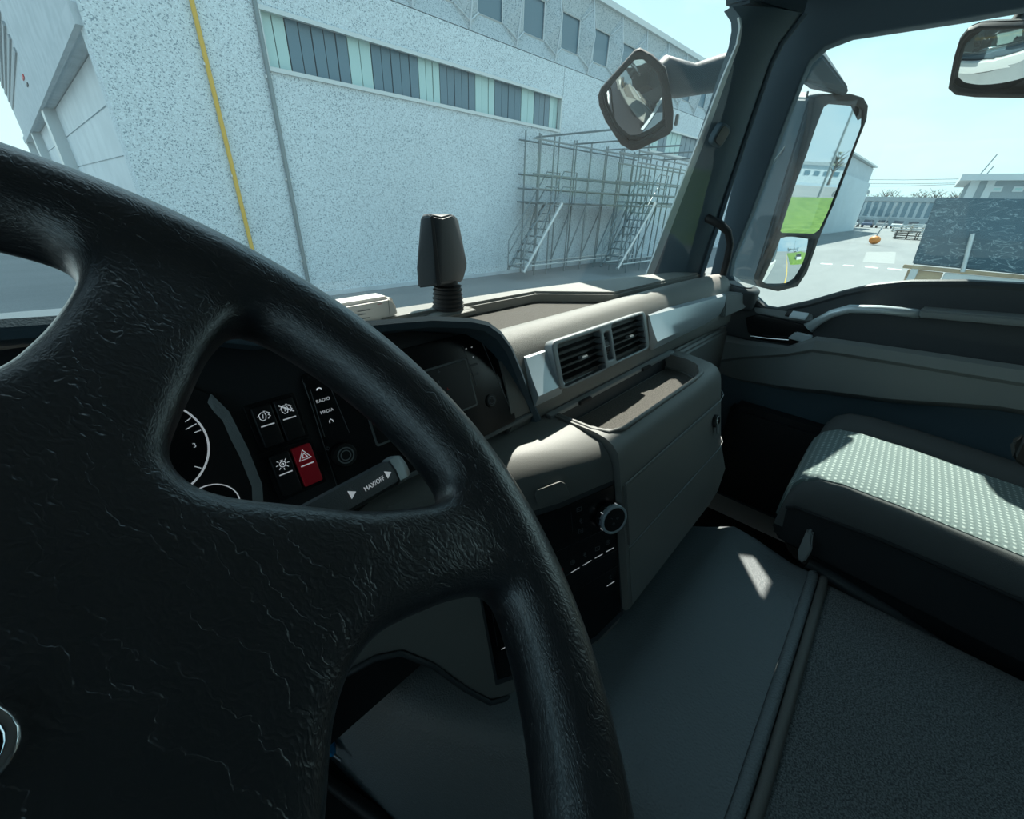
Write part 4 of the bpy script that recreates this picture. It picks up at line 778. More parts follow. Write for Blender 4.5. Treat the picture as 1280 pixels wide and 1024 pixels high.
hull('mounting_plate', [(cb.x - .075, cb.y - .035, -.200), (cb.x + .05, cb.y - .035, -.200), (cb.x + .05, cb.y + .04, -.200), (cb.x - .075, cb.y + .04, -.200), (cb.x - .04, cb.y - .03, zb_ - .001), (cb.x + .04, cb.y - .03, zb_ + .001), (cb.x + .04, cb.y + .03, zb_ + .001), (cb.x - .04, cb.y + .03, zb_ - .001)], 'pad', sen, bevel=.003)
# ================================================================== MIRRORS OUTSIDE
def convex_glass(name, pts, fm, rad, parent, tilt=None, sub=7):
    """mirror glass: outline fan with rings, bulged like a sphere of radius rad"""
    cx = sum(p[0] for p in pts) / len(pts); cy_ = sum(p[1] for p in pts) / len(pts); bm = bmesh.new(); rws = []
    for j in range(sub, 0, -1):
        t = j / sub; rws.append([bm.verts.new((cx + (x - cx) * t, cy_ + (y - cy_) * t, -((x - cx) ** 2 + (y - cy_) ** 2) * t * t / (2 * rad))) for x, y in pts])
    ce = bm.verts.new((cx, cy_, 0)); n = len(pts)
    for j in range(sub - 1):
        for k in range(n): bm.faces.new((rws[j][k], rws[j][(k + 1) % n], rws[j + 1][(k + 1) % n], rws[j + 1][k]))
    for k in range(n): bm.faces.new((rws[-1][k], rws[-1][(k + 1) % n], ce))
    bmesh.ops.recalc_face_normals(bm, faces=bm.faces); return finish(bm, name, 'mirror', parent, smooth=80, mw=fm, recalc=False)
def subdiv(pl, n=4):
    out = []
    for i in range(len(pl)):
        a, b = Vector(pl[i]), Vector(pl[(i + 1) % len(pl)])
        for k in range(n): q_ = a.lerp(b, k / n); out.append((q_.x, q_.y))
    return out
def mirror_plane(px, py, dist, out):
    p = ray(px, py) * dist; n = (Vector(out).normalized() - p.normalized()).normalized(); ex = Vector((0, 0, 1)).cross(n).normalized(); return p, n, frame_mat(p, ex, n.cross(ex))
# main mirror
p, n, fm = mirror_plane(1028, 216, 1.90, (.17, -1, .0)); fmi = fm.inverted()
def onm(px, py, off=0): q = fmi @ onp(px, py, fm.translation + n * off, n); return (q.x, q.y)
mm = thing('wing_mirror', 'tall grey wing mirror with two glasses outside the passenger window', 'mirror', tuple(p))
rim = [onm(*a) for a in ((1016, 122), (1035, 117), (1062, 117), (1078, 122), (1084, 132), (1082, 150), (1062, 200), (1038, 262), (1022, 300), (1008, 340), (996, 358), (972, 364), (950, 359), (946, 350), (955, 325), (972, 290), (996, 215), (1010, 160))]
g1 = [onm(*a, .004) for a in ((1030, 134), (1036, 130), (1072, 133), (1078, 138), (1077, 158), (1060, 204), (1040, 256), (1025, 287), (1018, 292), (978, 291), (974, 287), (985, 255), (1008, 195), (1020, 160))]
g2_ = [onm(*a, .004) for a in ((976, 298), (984, 296), (1016, 295), (1019, 299), (1008, 330), (998, 350), (988, 356), (962, 357), (953, 352), (962, 332))]
fl_ = plate_mesh(rim, [g1, g2_], .012, .005)
link('mirror_bezel', fl_, 'rubber', mm, fm @ Matrix.Translation((0, 0, -.006)))
back = [onx(*a, 1.90) for a in ((1005, 112), (990, 120), (982, 135), (950, 205), (925, 268), (908, 320), (906, 345), (925, 352))]
pts = [fm @ Vector((x, y, -.012)) for x, y in rim] + [Vector(b) + Vector((.02, .02, 0)) for b in back] + [fm @ Vector((x * .75, y * .8, -.13)) for x, y in rim]
hull('mirror_housing', pts, 'pillar', mm, bevel=.006)
cr_ = [onx(*a, 1.82) for a in ((1012, 112), (1005, 150), (975, 205), (945, 245), (915, 300))]
bmg = bmesh.new(); bm_poly(bmg, [Vector((x, y, 0)) for x, y in g1], (0, 0, .002)); finish(bmg, 'flat_glass', 'mirror', mm, smooth=0, mw=fm @ Matrix.Translation((0, 0, .0)))
convex_glass('wide_glass', subdiv(g2_), fm @ Matrix.Translation((0, 0, .003)), .45, mm)
o = tube('housing_crease', [onx(*a, 1.80) for a in ((1010, 114), (1003, 145), (984, 180), (960, 212), (940, 245), (918, 292))], .003, 'silver2', mm)
# bracket arm from the cab to the mirror
hull('mirror_arm', [onx(996, 98, 1.66), onx(1000, 60, 1.66), onx(1030, 70, 1.70), onx(1063, 113, 1.82), onx(1058, 121, 1.84), onx(1012, 111, 1.84), onx(998, 100, 1.80), onx(990, 60, 1.78), onx(1022, 50, 1.80)], 'pillar', mm, bevel=.006)
# front mirror ahead of the windscreen with its arm
p, n, fm = mirror_plane(797, 128, 1.60, (-.62, -.35, -.78)); fmi = fm.inverted()
fmr = thing('front_mirror', 'hexagonal convex front mirror hanging from a black arm beyond the windscreen', 'mirror', tuple(p))
hexo = [onm(*a) for a in ((748, 118), (751, 110), (793, 63), (800, 60), (815, 68), (832, 84), (838, 110), (842, 140), (841, 160), (836, 167), (800, 185), (790, 187), (776, 179), (757, 150), (749, 130))]
hexi = [onm(*a, .004) for a in ((754, 119), (764, 105), (794, 72), (802, 71), (822, 90), (829, 112), (832, 158), (818, 168), (796, 178), (786, 178), (770, 160), (757, 132))]
link('mirror_rim', plate_mesh(hexo, [hexi], .010, .004), 'rubber', fmr, fm @ Matrix.Translation((0, 0, .002)))
convex_glass('convex_glass', subdiv(hexi), fm @ Matrix.Translation((0, 0, .006)), .34, fmr)
hull('mirror_shell', [fm @ Vector((x, y, -.01)) for x, y in hexo] + [fm @ Vector((x * .6, y * .6, -.07)) for x, y in hexo], 'rubber', fmr, bevel=.004)
ar = [ray(812, 112) * 1.64, ray(832, 96) * 1.66, ray(850, 100) * 1.68, ray(866, 100) * 1.69, ray(900, 92) * 1.72, ray(935, 82) * 1.76, ray(985, 76) * 1.82]
tube('mirror_arm', ar, [.040, .052, .046, .040, .046, .050, .055], 'pillar', fmr, n=16, smooth=70)
box('arm_catch', tuple(ray(846, 150) * 1.64), (.010, .01, .03), 'alu', fmr, bevel=.002)
# kerb mirror above the door window
p, n, fm = mirror_plane(1245, 76, 1.95, (-.25, -.18, -1)); fmi = fm.inverted()
km = thing('kerb_mirror', 'rounded kerb mirror hanging above the passenger window', 'mirror', tuple(p))
ko = [onm(*a) for a in ((1186, 108), (1193, 70), (1200, 48), (1210, 36), (1225, 30), (1290, 28), (1330, 40), (1345, 80), (1330, 116), (1280, 120), (1220, 119), (1195, 116))]
ki = [onm(*a, .004) for a in ((1191, 105), (1199, 66), (1205, 50), (1214, 40), (1230, 36), (1288, 34), (1322, 45), (1335, 80), (1322, 110), (1280, 115), (1222, 114), (1200, 112))]
link('mirror_rim', plate_mesh(ko, [ki], .010, .004), 'rubber', km, fm @ Matrix.Translation((0, 0, .002)))
convex_glass('convex_glass', subdiv(ki), fm @ Matrix.Translation((0, 0, .006)), .30, km)
hull('mirror_shell', [fm @ Vector((x, y, -.01)) for x, y in ko] + [fm @ Vector((x * .6, y * .6, -.08)) for x, y in ko], 'rubber', km, bevel=.004)
tube('mirror_stem', [fm @ Vector((0, .02, -.06)), fm @ Vector((.02, .05, -.12)), (1.72, .05, .60)], .014, 'rubber', km)
# truck outside: what the mirrors show of it
tr = thing('truck_body', 'white truck cab outside around the windscreen and doors', 'truck', (.5, 0, GZ))
box2('front_panel', (-.72, .93, -1.9), (1.70, 1.0, -.42), 'truckpaint', tr, bevel=.03)
box2('bumper', (-.75, .86, -2.25), (1.74, 1.12, -1.85), 'truckpaint', tr, bevel=.05)
box2('door_skin', (1.645, -.98, -1.9), (1.69, .90, -.34), 'truckpaint', tr, bevel=.015)
box2('roof_skin', (-.70, -1.05, .90), (1.70, .62, .98), 'truckpaint', tr, bevel=.02)
for sx_ in (-.55, 1.53):
    bm = bmesh.new(); bmesh.ops.create_cone(bm, cap_ends=True, segments=32, radius1=.52, radius2=.52, depth=.3, matrix=Matrix.Translation((sx_, -.1, GZ + .52)) @ Matrix.Rotation(R(90), 4, 'Y')); finish(bm, 'tyre', 'rubber', tr, bevel=.03)
# ================================================================== YARD MARKINGS
def ground_poly(name, pts, m, label, h=.004):
    bm = bmesh.new(); bm_poly(bm, [Vector((p_[0], p_[1], GZ + .001)) for p_ in pts], (0, 0, h)); o_ = finish(bm, name, m, None, smooth=0, kind='structure'); o_['label'] = label; return o_
ground_poly('path_line', [(-30, 3.6), (3.7, 3.3), (3.7, 3.43), (-30, 3.73)], 'yline', 'yellow line painted on the yard ahead of the truck')
ground_poly('path_line', [(3.6, 2.9), (3.74, 2.9), (4.0, -60), (3.86, -60)], 'yline', 'yellow line painted on the yard beside the truck')
for (a, b) in (((1027, 329), (1041, 330)), ((1055, 331), (1068, 332)), ((1082, 333), (1098, 334.5)), ((1110, 335), (1127, 337))):
    p_, q_ = onz(*a, GZ), onz(*b, GZ); ground_poly('lane_mark', [(p_.x, p_.y), (q_.x, q_.y), (q_.x - .5, q_.y), (p_.x - .5, p_.y)], 'line', 'short white dash of a lane line on the yard')
pp_ = [onz(*a, GZ) for a in ((1083, 315), (1120, 315), (1118, 330), (1078, 328))]; ground_poly('asphalt_patch', [(a.x, a.y) for a in pp_], 'patch', 'paler rectangular patch in the yard asphalt')
# ================================================================== WAREHOUSE
wh = thing('warehouse', 'large pale aggregate-concrete warehouse with ribbon window and roller doors', 'building', tuple(bp(1.25, 11.5, GZ)))
def bbox(name, u0, u1, v0, v1, z0, z1, m, parent=wh, bevel=0, **k):
    return prism(name, [bp(u0, v0, z0), bp(u1, v0, z0), bp(u1, v1, z0), bp(u0, v1, z0)], (0, 0, z1 - z0), m, parent, bevel=bevel, smooth=0, **k)
V0 = 11.5
us = [1.25, 4.03, 13.95, 20.5, 30.5, 42, 60, 90]
bbox('wall_panel', 1.25, 4.03, V0, V0 + .3, GZ, 6.2, 'aggregate')
for a, b in zip(us[1:-1], us[2:]):
    band = (a in (4.03, 20.5)); g = .012
    bbox('wall_panel', a + g, b - g, V0, V0 + .3, GZ, 2.34 if band else 4.22, 'aggregate')
    if band: bbox('wall_panel', a + g, b - g, V0, V0 + .3, 3.36, 4.22, 'aggregate')
bbox('wall_core', 1.5, 90, V0 + .32, V0 + .6, GZ, 6.2, 'concrete')
bbox('base_strip', 1.25, 90, V0 - .03, V0, GZ, GZ + .12, 'concrete')
def ribbon(u0, u1, segs, n):
    fr_ = bbox('ribbon_window', u0, u1, V0 + .20, V0 + .24, 2.34, 3.36, 'carglass'); fr_['label'] = 'long ribbon window in alternating dark and pale stretches'
    for z in (2.34, 3.33): bbox('window_frame', u0, u1, V0 - .06, V0 + .04, z - .03, z + .05, 'alu', fr_)
    for u in (u0, u1): bbox('window_frame', u - .03, u + .03, V0 - .04, V0 + .1, 2.34, 3.36, 'alu', fr_)
    for a, b, dark in segs:
        k = max(1, round((b - a) / .28))
        for i in range(k):
            w_ = (b - a) / k; bbox('glass_panel', a + i * w_ + .012, a + (i + 1) * w_ - .012, V0 + .12 + (.012 if i % 2 else 0), V0 + .16, 2.38, 3.33, 'darkpane' if dark else 'palepane', fr_)
M['darkpane'] = mat('slate blue glass panel', (.10, .19, .24), .3); M['palepane'] = mat('pale green translucent panel', (.42, .62, .60), .35)
ribbon(4.08, 13.88, [(4.1, 4.62, 0), (4.62, 6.0, 1), (6.0, 6.6, 0), (6.6, 7.95, 1), (7.95, 8.65, 0), (8.65, 9.95, 1), (9.95, 10.75, 0), (10.75, 11.95, 1), (11.95, 12.6, 0), (12.6, 13.4, 1), (13.4, 13.86, 0)], 0)
ribbon(20.6, 30.4, [(20.6, 21.6, 0), (21.6, 22.4, 1), (22.4, 24, 0), (24, 26, 1), (26, 28, 0), (28, 30.4, 1)], 0)
# upper facade: folded panels with tall narrow windows
for i in range(30):
    u0 = 4.03 + .02 + i * 1.865; u1 = u0 + 1.865; uc = (u0 + u1) / 2
    a = [(u0, V0 + .0, 4.24), (u1, V0 + .0, 4.24), (u1, V0 + .0, 6.3), (u0, V0 + .0, 6.3)]
    wl, wr_, wb, wt = uc - .49, uc + .49, 4.72, 5.68
    inn = [(wl, V0 + .16, wb), (wr_, V0 + .16, wb), (wr_, V0 + .16, wt), (wl, V0 + .16, wt)]
    kn = [(uc, V0, 4.24), (u1, V0 - .22, 5.2), (uc, V0, 6.3), (u0, V0 - .22, 5.2)]
    bm = bmesh.new(); o_v = [bm.verts.new(bp(*q)) for q in a]; i_v = [bm.verts.new(bp(*q)) for q in inn]; k_v = [bm.verts.new(bp(*q)) for q in kn]
    b_v = [bm.verts.new(bp(q[0], V0 + .3, q[2])) for q in a]; w_v = [bm.verts.new(bp(q[0], V0 + .3, q[2])) for q in inn]
    for j in range(4):
        j2 = (j + 1) % 4
        bm.faces.new((o_v[j], k_v[j], i_v[j])); bm.faces.new((k_v[j], o_v[j2], i_v[j2])); bm.faces.new((k_v[j], i_v[j2], i_v[j]))
        bm.faces.new((i_v[j], i_v[j2], w_v[j2], w_v[j])); bm.faces.new((o_v[j], k_v[j], o_v[j2], b_v[j2], b_v[j])) ; bm.faces.new((b_v[j], b_v[j2], w_v[j2], w_v[j]))
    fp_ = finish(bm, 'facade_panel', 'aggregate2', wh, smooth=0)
    bbox('window_pane', wl, wr_, V0 + .20, V0 + .22, wb, wt, 'darkpane', fp_)
    bm = bmesh.new()
    for q0, q1 in zip(inn, inn[1:] + inn[:1]): bm_tube(bm, [bp(q0[0], V0 + .15, q0[2]), bp(q1[0], V0 + .15, q1[2])], .022, 4)
    finish(bm, 'window_frame', 'alu', fp_, smooth=0)
    bm = bmesh.new()
    for (ua, za), (ub, zb2) in (((wl, wb), (u0, 4.42)), ((wr_, wb), (u1, 4.42)), ((wl, wt), (u0, 6.05)), ((wr_, wt), (u1, 6.05)), ((u0, 4.24), (u0, 6.3))):
        n_p = 5; pts_ = []
        for k in range(n_p):
            f = k / (n_p - 1); u_, z_ = ua + (ub - ua) * f, za + (zb2 - za) * f; edge = abs(u_ - uc) / .9325; mid = 1 - min(1, abs(z_ - 5.2) / 1.0)
            pts_.append(bp(u_, V0 - .03 - .2 * mid * (1 if ua == ub else f * .5) + (.13 * (1 - f) if ua != ub else 0), z_))
        bm_tube(bm, pts_, .022, 4)
    finish(bm, 'panel_joint', 'seal', fp_, smooth=0)
bbox('roof_coping', 1.0, 90, V0 - .12, V0 + .8, 6.3, 6.48, 'alu'); bbox('wall_panel', 1.25, 4.03, V0 + .02, V0 + .3, 6.2, 6.3, 'aggregate')
# side wall receding to the left, with roller doors
DB = (U2 * -.04 + D2).normalized(); NB = Vector((DB.y, -DB.x, 0))
def sp_(v, off, z): return bp(1.71 - .04 * v, v, z) + NB * off        # off > 0 into the building
def sbox(name, v0, v1, o0, o1, z0, z1, m, parent=wh, **k): return prism(name, [sp_(v0, o0, z0), sp_(v0, o1, z0), sp_(v1, o1, z0), sp_(v1, o0, z0)], (0, 0, z1 - z0), m, parent, smooth=0, **k)
sbox('upper_wall', V0, 46, 0, .3, 2.48, 6.3, 'concrete')
sbox('door_header', V0 + .1, 46, -.10, 0, 2.42, 2.72, 'concrete')
sbox('wall_panel', V0, 12.0, .0, .5, GZ, 2.48, 'aggregate')
for a, b in ((24.6, 25.5), (36.0, 36.8), (45.2, 46)): sbox('door_post', a, b, -.04, .5, GZ, 2.48, 'alu')
sbox('soffit', 12, 45, .0, .5, 2.49, 2.55, 'concrete')
for v0, v1 in ((12.0, 24.6), (25.5, 36.0), (36.8, 45.2)):
    dr = sbox('roller_door', v0, v1, .34, .40, GZ, 2.48, 'rolldoor'); z = GZ
    for i, hgt in enumerate((.95, .95, .25, .95, .95, .88)):
        sbox('door_slat', v0, v1, .305 if i != 2 else .28, .34, z + .02, z + hgt - .02, 'rolldoor' if i != 2 else 'alu', dr); z += hgt
for i in range(6): sbox('louvre', 26, 45, -.05 - .01 * i, .0, 4.2 + i * .36, 4.34 + i * .36, 'roofgrey')
q = sbox('wall_plate', 27.0, 27.9, -.03, 0, 3.62, 3.72, 'redprint'); sbox('wall_plate', 26.6, 27.3, -.03, 0, 3.35, 3.42, 'door')
# pipes on the front wall
def pipe(name, u, r, m, label):
    t_ = thing(name, label, 'pipe', tuple(bp(u, V0 - .06, GZ)))
    tube('pipe_run', [bp(u, V0 - .06, GZ + .01), bp(u, V0 - .06, 6.2)], r, m, t_, n=10)
    for z in (-1.5, .3, 2.2, 4.2): box('pipe_clip', tuple(bp(u, V0 - .04, z)), (r * 3.2, .07, .05), 'alu', t_)
pipe('gas_pipe', 2.92, .042, 'yellowpipe', 'yellow gas pipe climbing the pale warehouse wall'); pipe('drain_pipe', 4.03, .045, 'steel', 'grey drain pipe on the warehouse wall at the ribbon window edge')
# ================================================================== SCAFFOLDING
def scaffold(name, label, us_, vs_, ztops, decks, rails, stair, zdeck=0.0, vtop=8.1):
    t_ = thing(name, label, 'scaffolding', tuple(bp(us_[0], vs_[0], GZ)))
    def bar(nm, a, b, r=.030, m='steel', par=t_): return tube(nm, [bp(*a), bp(*b)], r, m, par, n=6, smooth=60)
    for vi, v in enumerate(vs_):
        for u in us_: bar('pole', (u, v, GZ + .01), (u, v, ztops[vi]))
        for z in rails: bar('ledger', (us_[0] - .3, v, z), (us_[-1] + .3, v, z))
        bar('base_rail', (us_[0] - .3, v, GZ + .35), (us_[-1] + .3, v, GZ + .35), .035, 'alu')
        for a, b in zip(us_[::2], us_[1::2]): bar('brace', (a, v, GZ + .4), (b, v, zdeck - .1))
    for u in us_:
        bar('transom', (u, vs_[0] - .3, zdeck), (u, vs_[-1] + .15, zdeck))
    for u in us_[1::2]: bar('transom', (u, vtop, ztops[-1] - .12), (u, vs_[-1] + .15, ztops[-1] - .12))
    # stair with stringers, treads and hand rails
    (ub, vb), (ut, vt_) = stair; zt_ = zdeck; d_ = Vector((ut - ub, vt_ - vb)); L_ = d_.length; pd = Vector((-d_.y, d_.x)) / L_ * .38
    st = bar('stringer', (ub + pd.x, vb + pd.y, GZ + .3), (ut + pd.x, vt_ + pd.y, zt_), .045, 'steel')
    bar('stringer', (ub - pd.x, vb - pd.y, GZ + .3), (ut - pd.x, vt_ - pd.y, zt_), .06, 'alu')
    for i in range(9):
        f = (i + .5) / 9; u, v, z = ub + d_.x * f, vb + d_.y * f, GZ + .3 + (zt_ - GZ - .3) * f
        bm = bmesh.new(); e = Vector((d_.x, d_.y)) / L_ * .10
        bm_poly(bm, [bp(u + pd.x - e.x, v + pd.y - e.y, z), bp(u - pd.x - e.x, v - pd.y - e.y, z), bp(u - pd.x + e.x, v - pd.y + e.y, z), bp(u + pd.x + e.x, v + pd.y + e.y, z)], (0, 0, .03)); finish(bm, 'tread', 'steel', t_, smooth=0)
    for s in (1, -1):
        for h in (.95, .5):
            q_ = [bp(ub + s * pd.x, vb + s * pd.y, GZ + .3), bp(ub + s * pd.x, vb + s * pd.y, GZ + .3 + h), bp(ut + s * pd.x, vt_ + s * pd.y, zt_ + h), bp(ut + s * pd.x + .7, vt_ + s * pd.y, zt_ + h), bp(ut + s * pd.x + .7, vt_ + s * pd.y, zt_)]
            tube('hand_rail', q_, .022, 'steel', t_, n=6, smooth=60)
    for (a, b) in decks: bbox('deck_board', a, b, vs_[0], vs_[-1], zdeck - .06, zdeck, 'steel', t_)
    return t_
scaffold('scaffold_tower', 'steel scaffolding with a stair against the wall under the ribbon window', [11.9, 12.6, 13.7, 14.75, 15.75, 16.9, 17.9, 19.0], [10.6, 11.3], [2.0, 2.15], [(12.0, 19.0)], (0.0, .42, .85, 1.85), ((10.6, 10.3), (12.4, 10.3)))
scaffold('scaffold_tower', 'nearer steel scaffolding with a stair, beside the windscreen pillar', [15.6, 16.7, 17.7, 18.8, 19.8, 21.5], [8.9, 9.7], [1.55, 1.9], [(17.0, 21.0)], (0.0, .40, .82, 1.4, 1.75), ((14.3, 8.9), (16.4, 8.9)), .12, 8.3)
# ================================================================== TRAILER WITH TARPAULIN
tl_ = thing('tarp_trailer', 'trailer under a dark tarpaulin with scratches and painted reflections, with wooden sideboard, seen through the passenger window', 'trailer', (12.6, -3, GZ))
xf = 12.0; TL, BL_ = onx(1170, 247, xf), onx(1140, 330, xf)
prism('tarpaulin', [(xf + .02, TL.y, TL.z), (xf, BL_.y, BL_.z), (xf, -8.5, BL_.z - .05), (xf + .02, -8.5, TL.z + .02)], (2.4, 0, 0), 'tarp', tl_, bevel=.02)
box2('tarp_edge', (xf - .04, -8.5, BL_.z - .09), (xf + .02, BL_.y + .12, BL_.z - .02), 'wood', tl_, bevel=.01)
b1_ = onx(1190, 338, xf); 
for i in range(3): box2('side_board', (xf - .0, b1_.y + .1, BL_.z - .10 - .20 * (i + 1)), (xf + .05, BL_.y + .02, BL_.z - .105 - .20 * i), 'wood', tl_, bevel=.008)
box2('side_panel', (xf - .01, -8.5, BL_.z - .75), (xf + .05, b1_.y + .08, BL_.z - .10), 'alu', tl_, bevel=.01)
box2('corner_post', (xf - .03, BL_.y - .14, BL_.z - .75), (xf + .08, BL_.y - .02, BL_.z - .05), 'alu', tl_, bevel=.01)
pa, pb = onx(1203, 340, xf - .05), onx(1216, 292, xf - .05); tube('tarp_pole', [pa, pb], .035, 'alu', tl_, n=8)
box2('chassis', (xf + .2, -8.5, GZ + .6), (xf + 2.2, BL_.y - .2, BL_.z - .75), 'rubber', tl_)
for y in (-2.0, -3.3, -7):
    for x_ in (xf + .25, xf + 2.1):
        bm = bmesh.new(); bmesh.ops.create_cone(bm, cap_ends=True, segments=24, radius1=.5, radius2=.5, depth=.28, matrix=Matrix.Translation((x_, y, GZ + .5)) @ Matrix.Rotation(R(90), 4, 'Y')); finish(bm, 'tyre', 'rubber', tl_, bevel=.03)
# ================================================================== FAR BUILDINGS, CARS, TREES
def wbox(name, x0, x1, y0, y1, z0, z1, m, parent=None, **k): return box2(name, (x0, y0, z0), (x1, y1, z1), m, parent, smooth=0, **k)
fx = 150
fa = thing('factory_hall', 'long low factory hall with vertical window strips across the far side of the yard', 'building', (fx, 5, GZ))
yL, yR = onx(1066, 250, fx).y, onx(1205, 250, fx).y - 12; zt_ = onx(1100, 247, fx).z; zw = onx(1100, 252, fx).z; zb_ = onx(1100, 272, fx).z
wbox('wall', fx, fx + 30, yR, yL, GZ, zt_, 'concrete', fa); wbox('roof_edge', fx - .4, fx + 30, yR, yL, zw + .1, zt_ + .2, 'roofgrey', fa); wbox('plinth', fx - .2, fx, yR, yL, GZ, zb_, 'roofgrey', fa)
n_ = 22
for i in range(n_):
    y = yL + (yR - yL) * (i + .5) / n_; w = (yL - yR) / n_ * .3; wbox('window_strip', fx - .15, fx, y - w, y + w, zb_ + .3, zw, 'darkpane', fa)
rx = 60
rh_ = thing('site_house', 'pale flat-roofed house with two square windows rising behind the trailer', 'house', (rx, -4, GZ))
yl, yr_ = onx(1210, 235, rx).y, -14; zt_ = onx(1230, 226, rx).z
wbox('wall', rx, rx + 12, yr_, yl, GZ, zt_, 'roofgrey', rh_); wbox('roof', rx - .8, rx + 13, yr_, yl + .8, zt_, zt_ + .5, 'whitewall', rh_)
for px in (1246, 1273): a_, b_ = onx(px - 5, 233, rx), onx(px + 5, 240, rx); f_ = wbox('window', rx - .08, rx, b_.y, a_.y, b_.z, a_.z, 'whitewall', rh_); wbox('pane', rx - .1, rx - .07, b_.y + .12, a_.y - .12, b_.z + .12, a_.z - .12, 'palepane', f_)
for y0_, y1_ in ((yl - .6, yl), (yl - 1.6, yl - 1.1)): wbox('corner_column', rx - .1, rx, y0_, y1_, GZ, zt_, 'whitewall', rh_)
for px, hh in ((1222, 1.8), (1230, .9), (1276, .9)):
    p_ = onx(px, 222, rx + 2); tube('roof_aerial', [(rx + 2, p_.y, zt_ + .4), (rx + 2, p_.y - .3 * hh, zt_ + .4 + hh)], .05, 'steel', rh_, n=5)
wb = thing('low_shed', 'white low shed at the end of the warehouse, beyond the wing mirror', 'building', (95, 16, GZ))
a_, b_ = onx(1040, 250, 95), onx(1068, 250, 95)
wbox('wall', 95, 110, b_.y, a_.y + 8, GZ, onx(1055, 238, 95).z, 'whitewall', wb); wbox('roof', 94.5, 110, b_.y - .3, a_.y + 8, onx(1055, 238, 95).z, onx(1055, 234, 95).z, 'roofgrey', wb)
for i in range(4): y = b_.y + 1 + i * 2.2; wbox('gate', 94.9, 95, y, y + 1.5, GZ, GZ + 3.2, 'darkpane', wb)
def car(x, y, rz, k, label, grp=None):
    t_ = thing('parked_car', label, 'car', (x, y, GZ), grp); mw = Matrix.Translation((x, y, GZ)) @ Matrix.Rotation(rz, 4, 'Z')
    def pr(name, prof, w, m, par, off=0):
        bm = bmesh.new(); bm_poly(bm, [Vector((a, -w / 2, b)) for a, b in prof], (0, w, 0)); return finish(bm, name, m, par, bevel=.06, mw=mw)
    b_ = pr('body', [(-2.1, .35), (-2.1, .85), (-1.9, .95), (1.1, .92), (2.0, .78), (2.15, .4)], 1.75, 'car%d' % k, t_); pr('cabin', [(-1.8, .93), (-1.4, 1.42), (.3, 1.45), (1.05, .92)], 1.5, 'carglass', t_)
    for wx in (-1.35, 1.35):
        for wy in (-.8, .8):
            bm = bmesh.new(); bmesh.ops.create_cone(bm, cap_ends=True, segments=14, radius1=.32, radius2=.32, depth=.2, matrix=mw @ Matrix.Translation((wx, wy, .32)) @ Matrix.Rotation(R(90), 4, 'X')); finish(bm, 'wheel', 'rubber', t_)
    return t_
cars = [(1083, 280, 0, 'white parked car, leftmost of the row before the factory hall'), (1089, 281, 1, 'navy parked car, second of the row before the factory hall'), (1096, 280, 2, 'grey parked car in the middle of the row before the factory hall'), (1104, 281, 0, 'white parked car right of the orange-footed marker post'), (1112, 280, 4, 'dark grey parked car near the pallets'), (1119, 279, 0, 'white parked car, rightmost of the row before the factory hall')]
for i, (px, py, k, lab) in enumerate(cars): p_ = onz(px, py, GZ); s_ = 118 / p_.x; car(118, 11.2 - i * 2.35, R(180 * (i % 2)), k, lab, 'cars parked before the factory hall')
car(7.5, -16, R(95), 0, 'white car parked behind the truck, seen in the wing mirror'); car(16, -60, R(10), 2, 'grey car far behind the truck beyond the grass')
# marker post
p_ = onz(1091, 306, GZ); mk = thing('marker_post', 'leaning grey post in a round orange foot on the yard', 'marker post', (p_.x, p_.y, GZ))
bm = bmesh.new(); bmesh.ops.create_uvsphere(bm, u_segments=16, v_segments=10, radius=.42, matrix=Matrix.Translation((p_.x, p_.y, GZ + .40)) @ Matrix.Diagonal((1, 1, .85, 1))); finish(bm, 'post_foot', 'orange', mk, smooth=60)
tube('post', [(p_.x, p_.y, GZ + .7), (p_.x, p_.y - .55, GZ + 3.4)], .05, 'roofgrey', mk, n=6)
# stacks of pallets and frames
for i, (px, py, w, h, lab) in enumerate(((1125, 290, 2.4, 1.1, 'low stack of pale frames right of the marker post'), (1131, 299, 2.2, .9, 'brown stack of steel frames lying before the pallets'), (1151, 291, 3.0, 1.3, 'stack of pale pallets beside the trailer'), (1154, 300, 1.8, .8, 'small loose heap of frames at the trailer corner'))):
    p_ = onz(px, py, GZ); t_ = thing('pallet_stack', lab, 'pallets', (p_.x, p_.y, GZ), 'material stacked in the yard')
    for k in range(4):
        z = GZ + h * k / 4
        for j in range(4): wbox('pallet_slat', p_.x - w * .4 + j * w * .22, p_.x - w * .4 + j * w * .22 + .12, p_.y - w / 2, p_.y + w / 2, z + .12, z + h / 5 + .02, 'alu' if i != 1 else 'trunk', t_)
        for j in range(3): wbox('pallet_block', p_.x - w * .45, p_.x + w * .45, p_.y - w / 2 + j * w * .45, p_.y - w / 2 + j * w * .45 + .1, z, z + .14, 'wood' if i != 1 else 'trunk', t_)
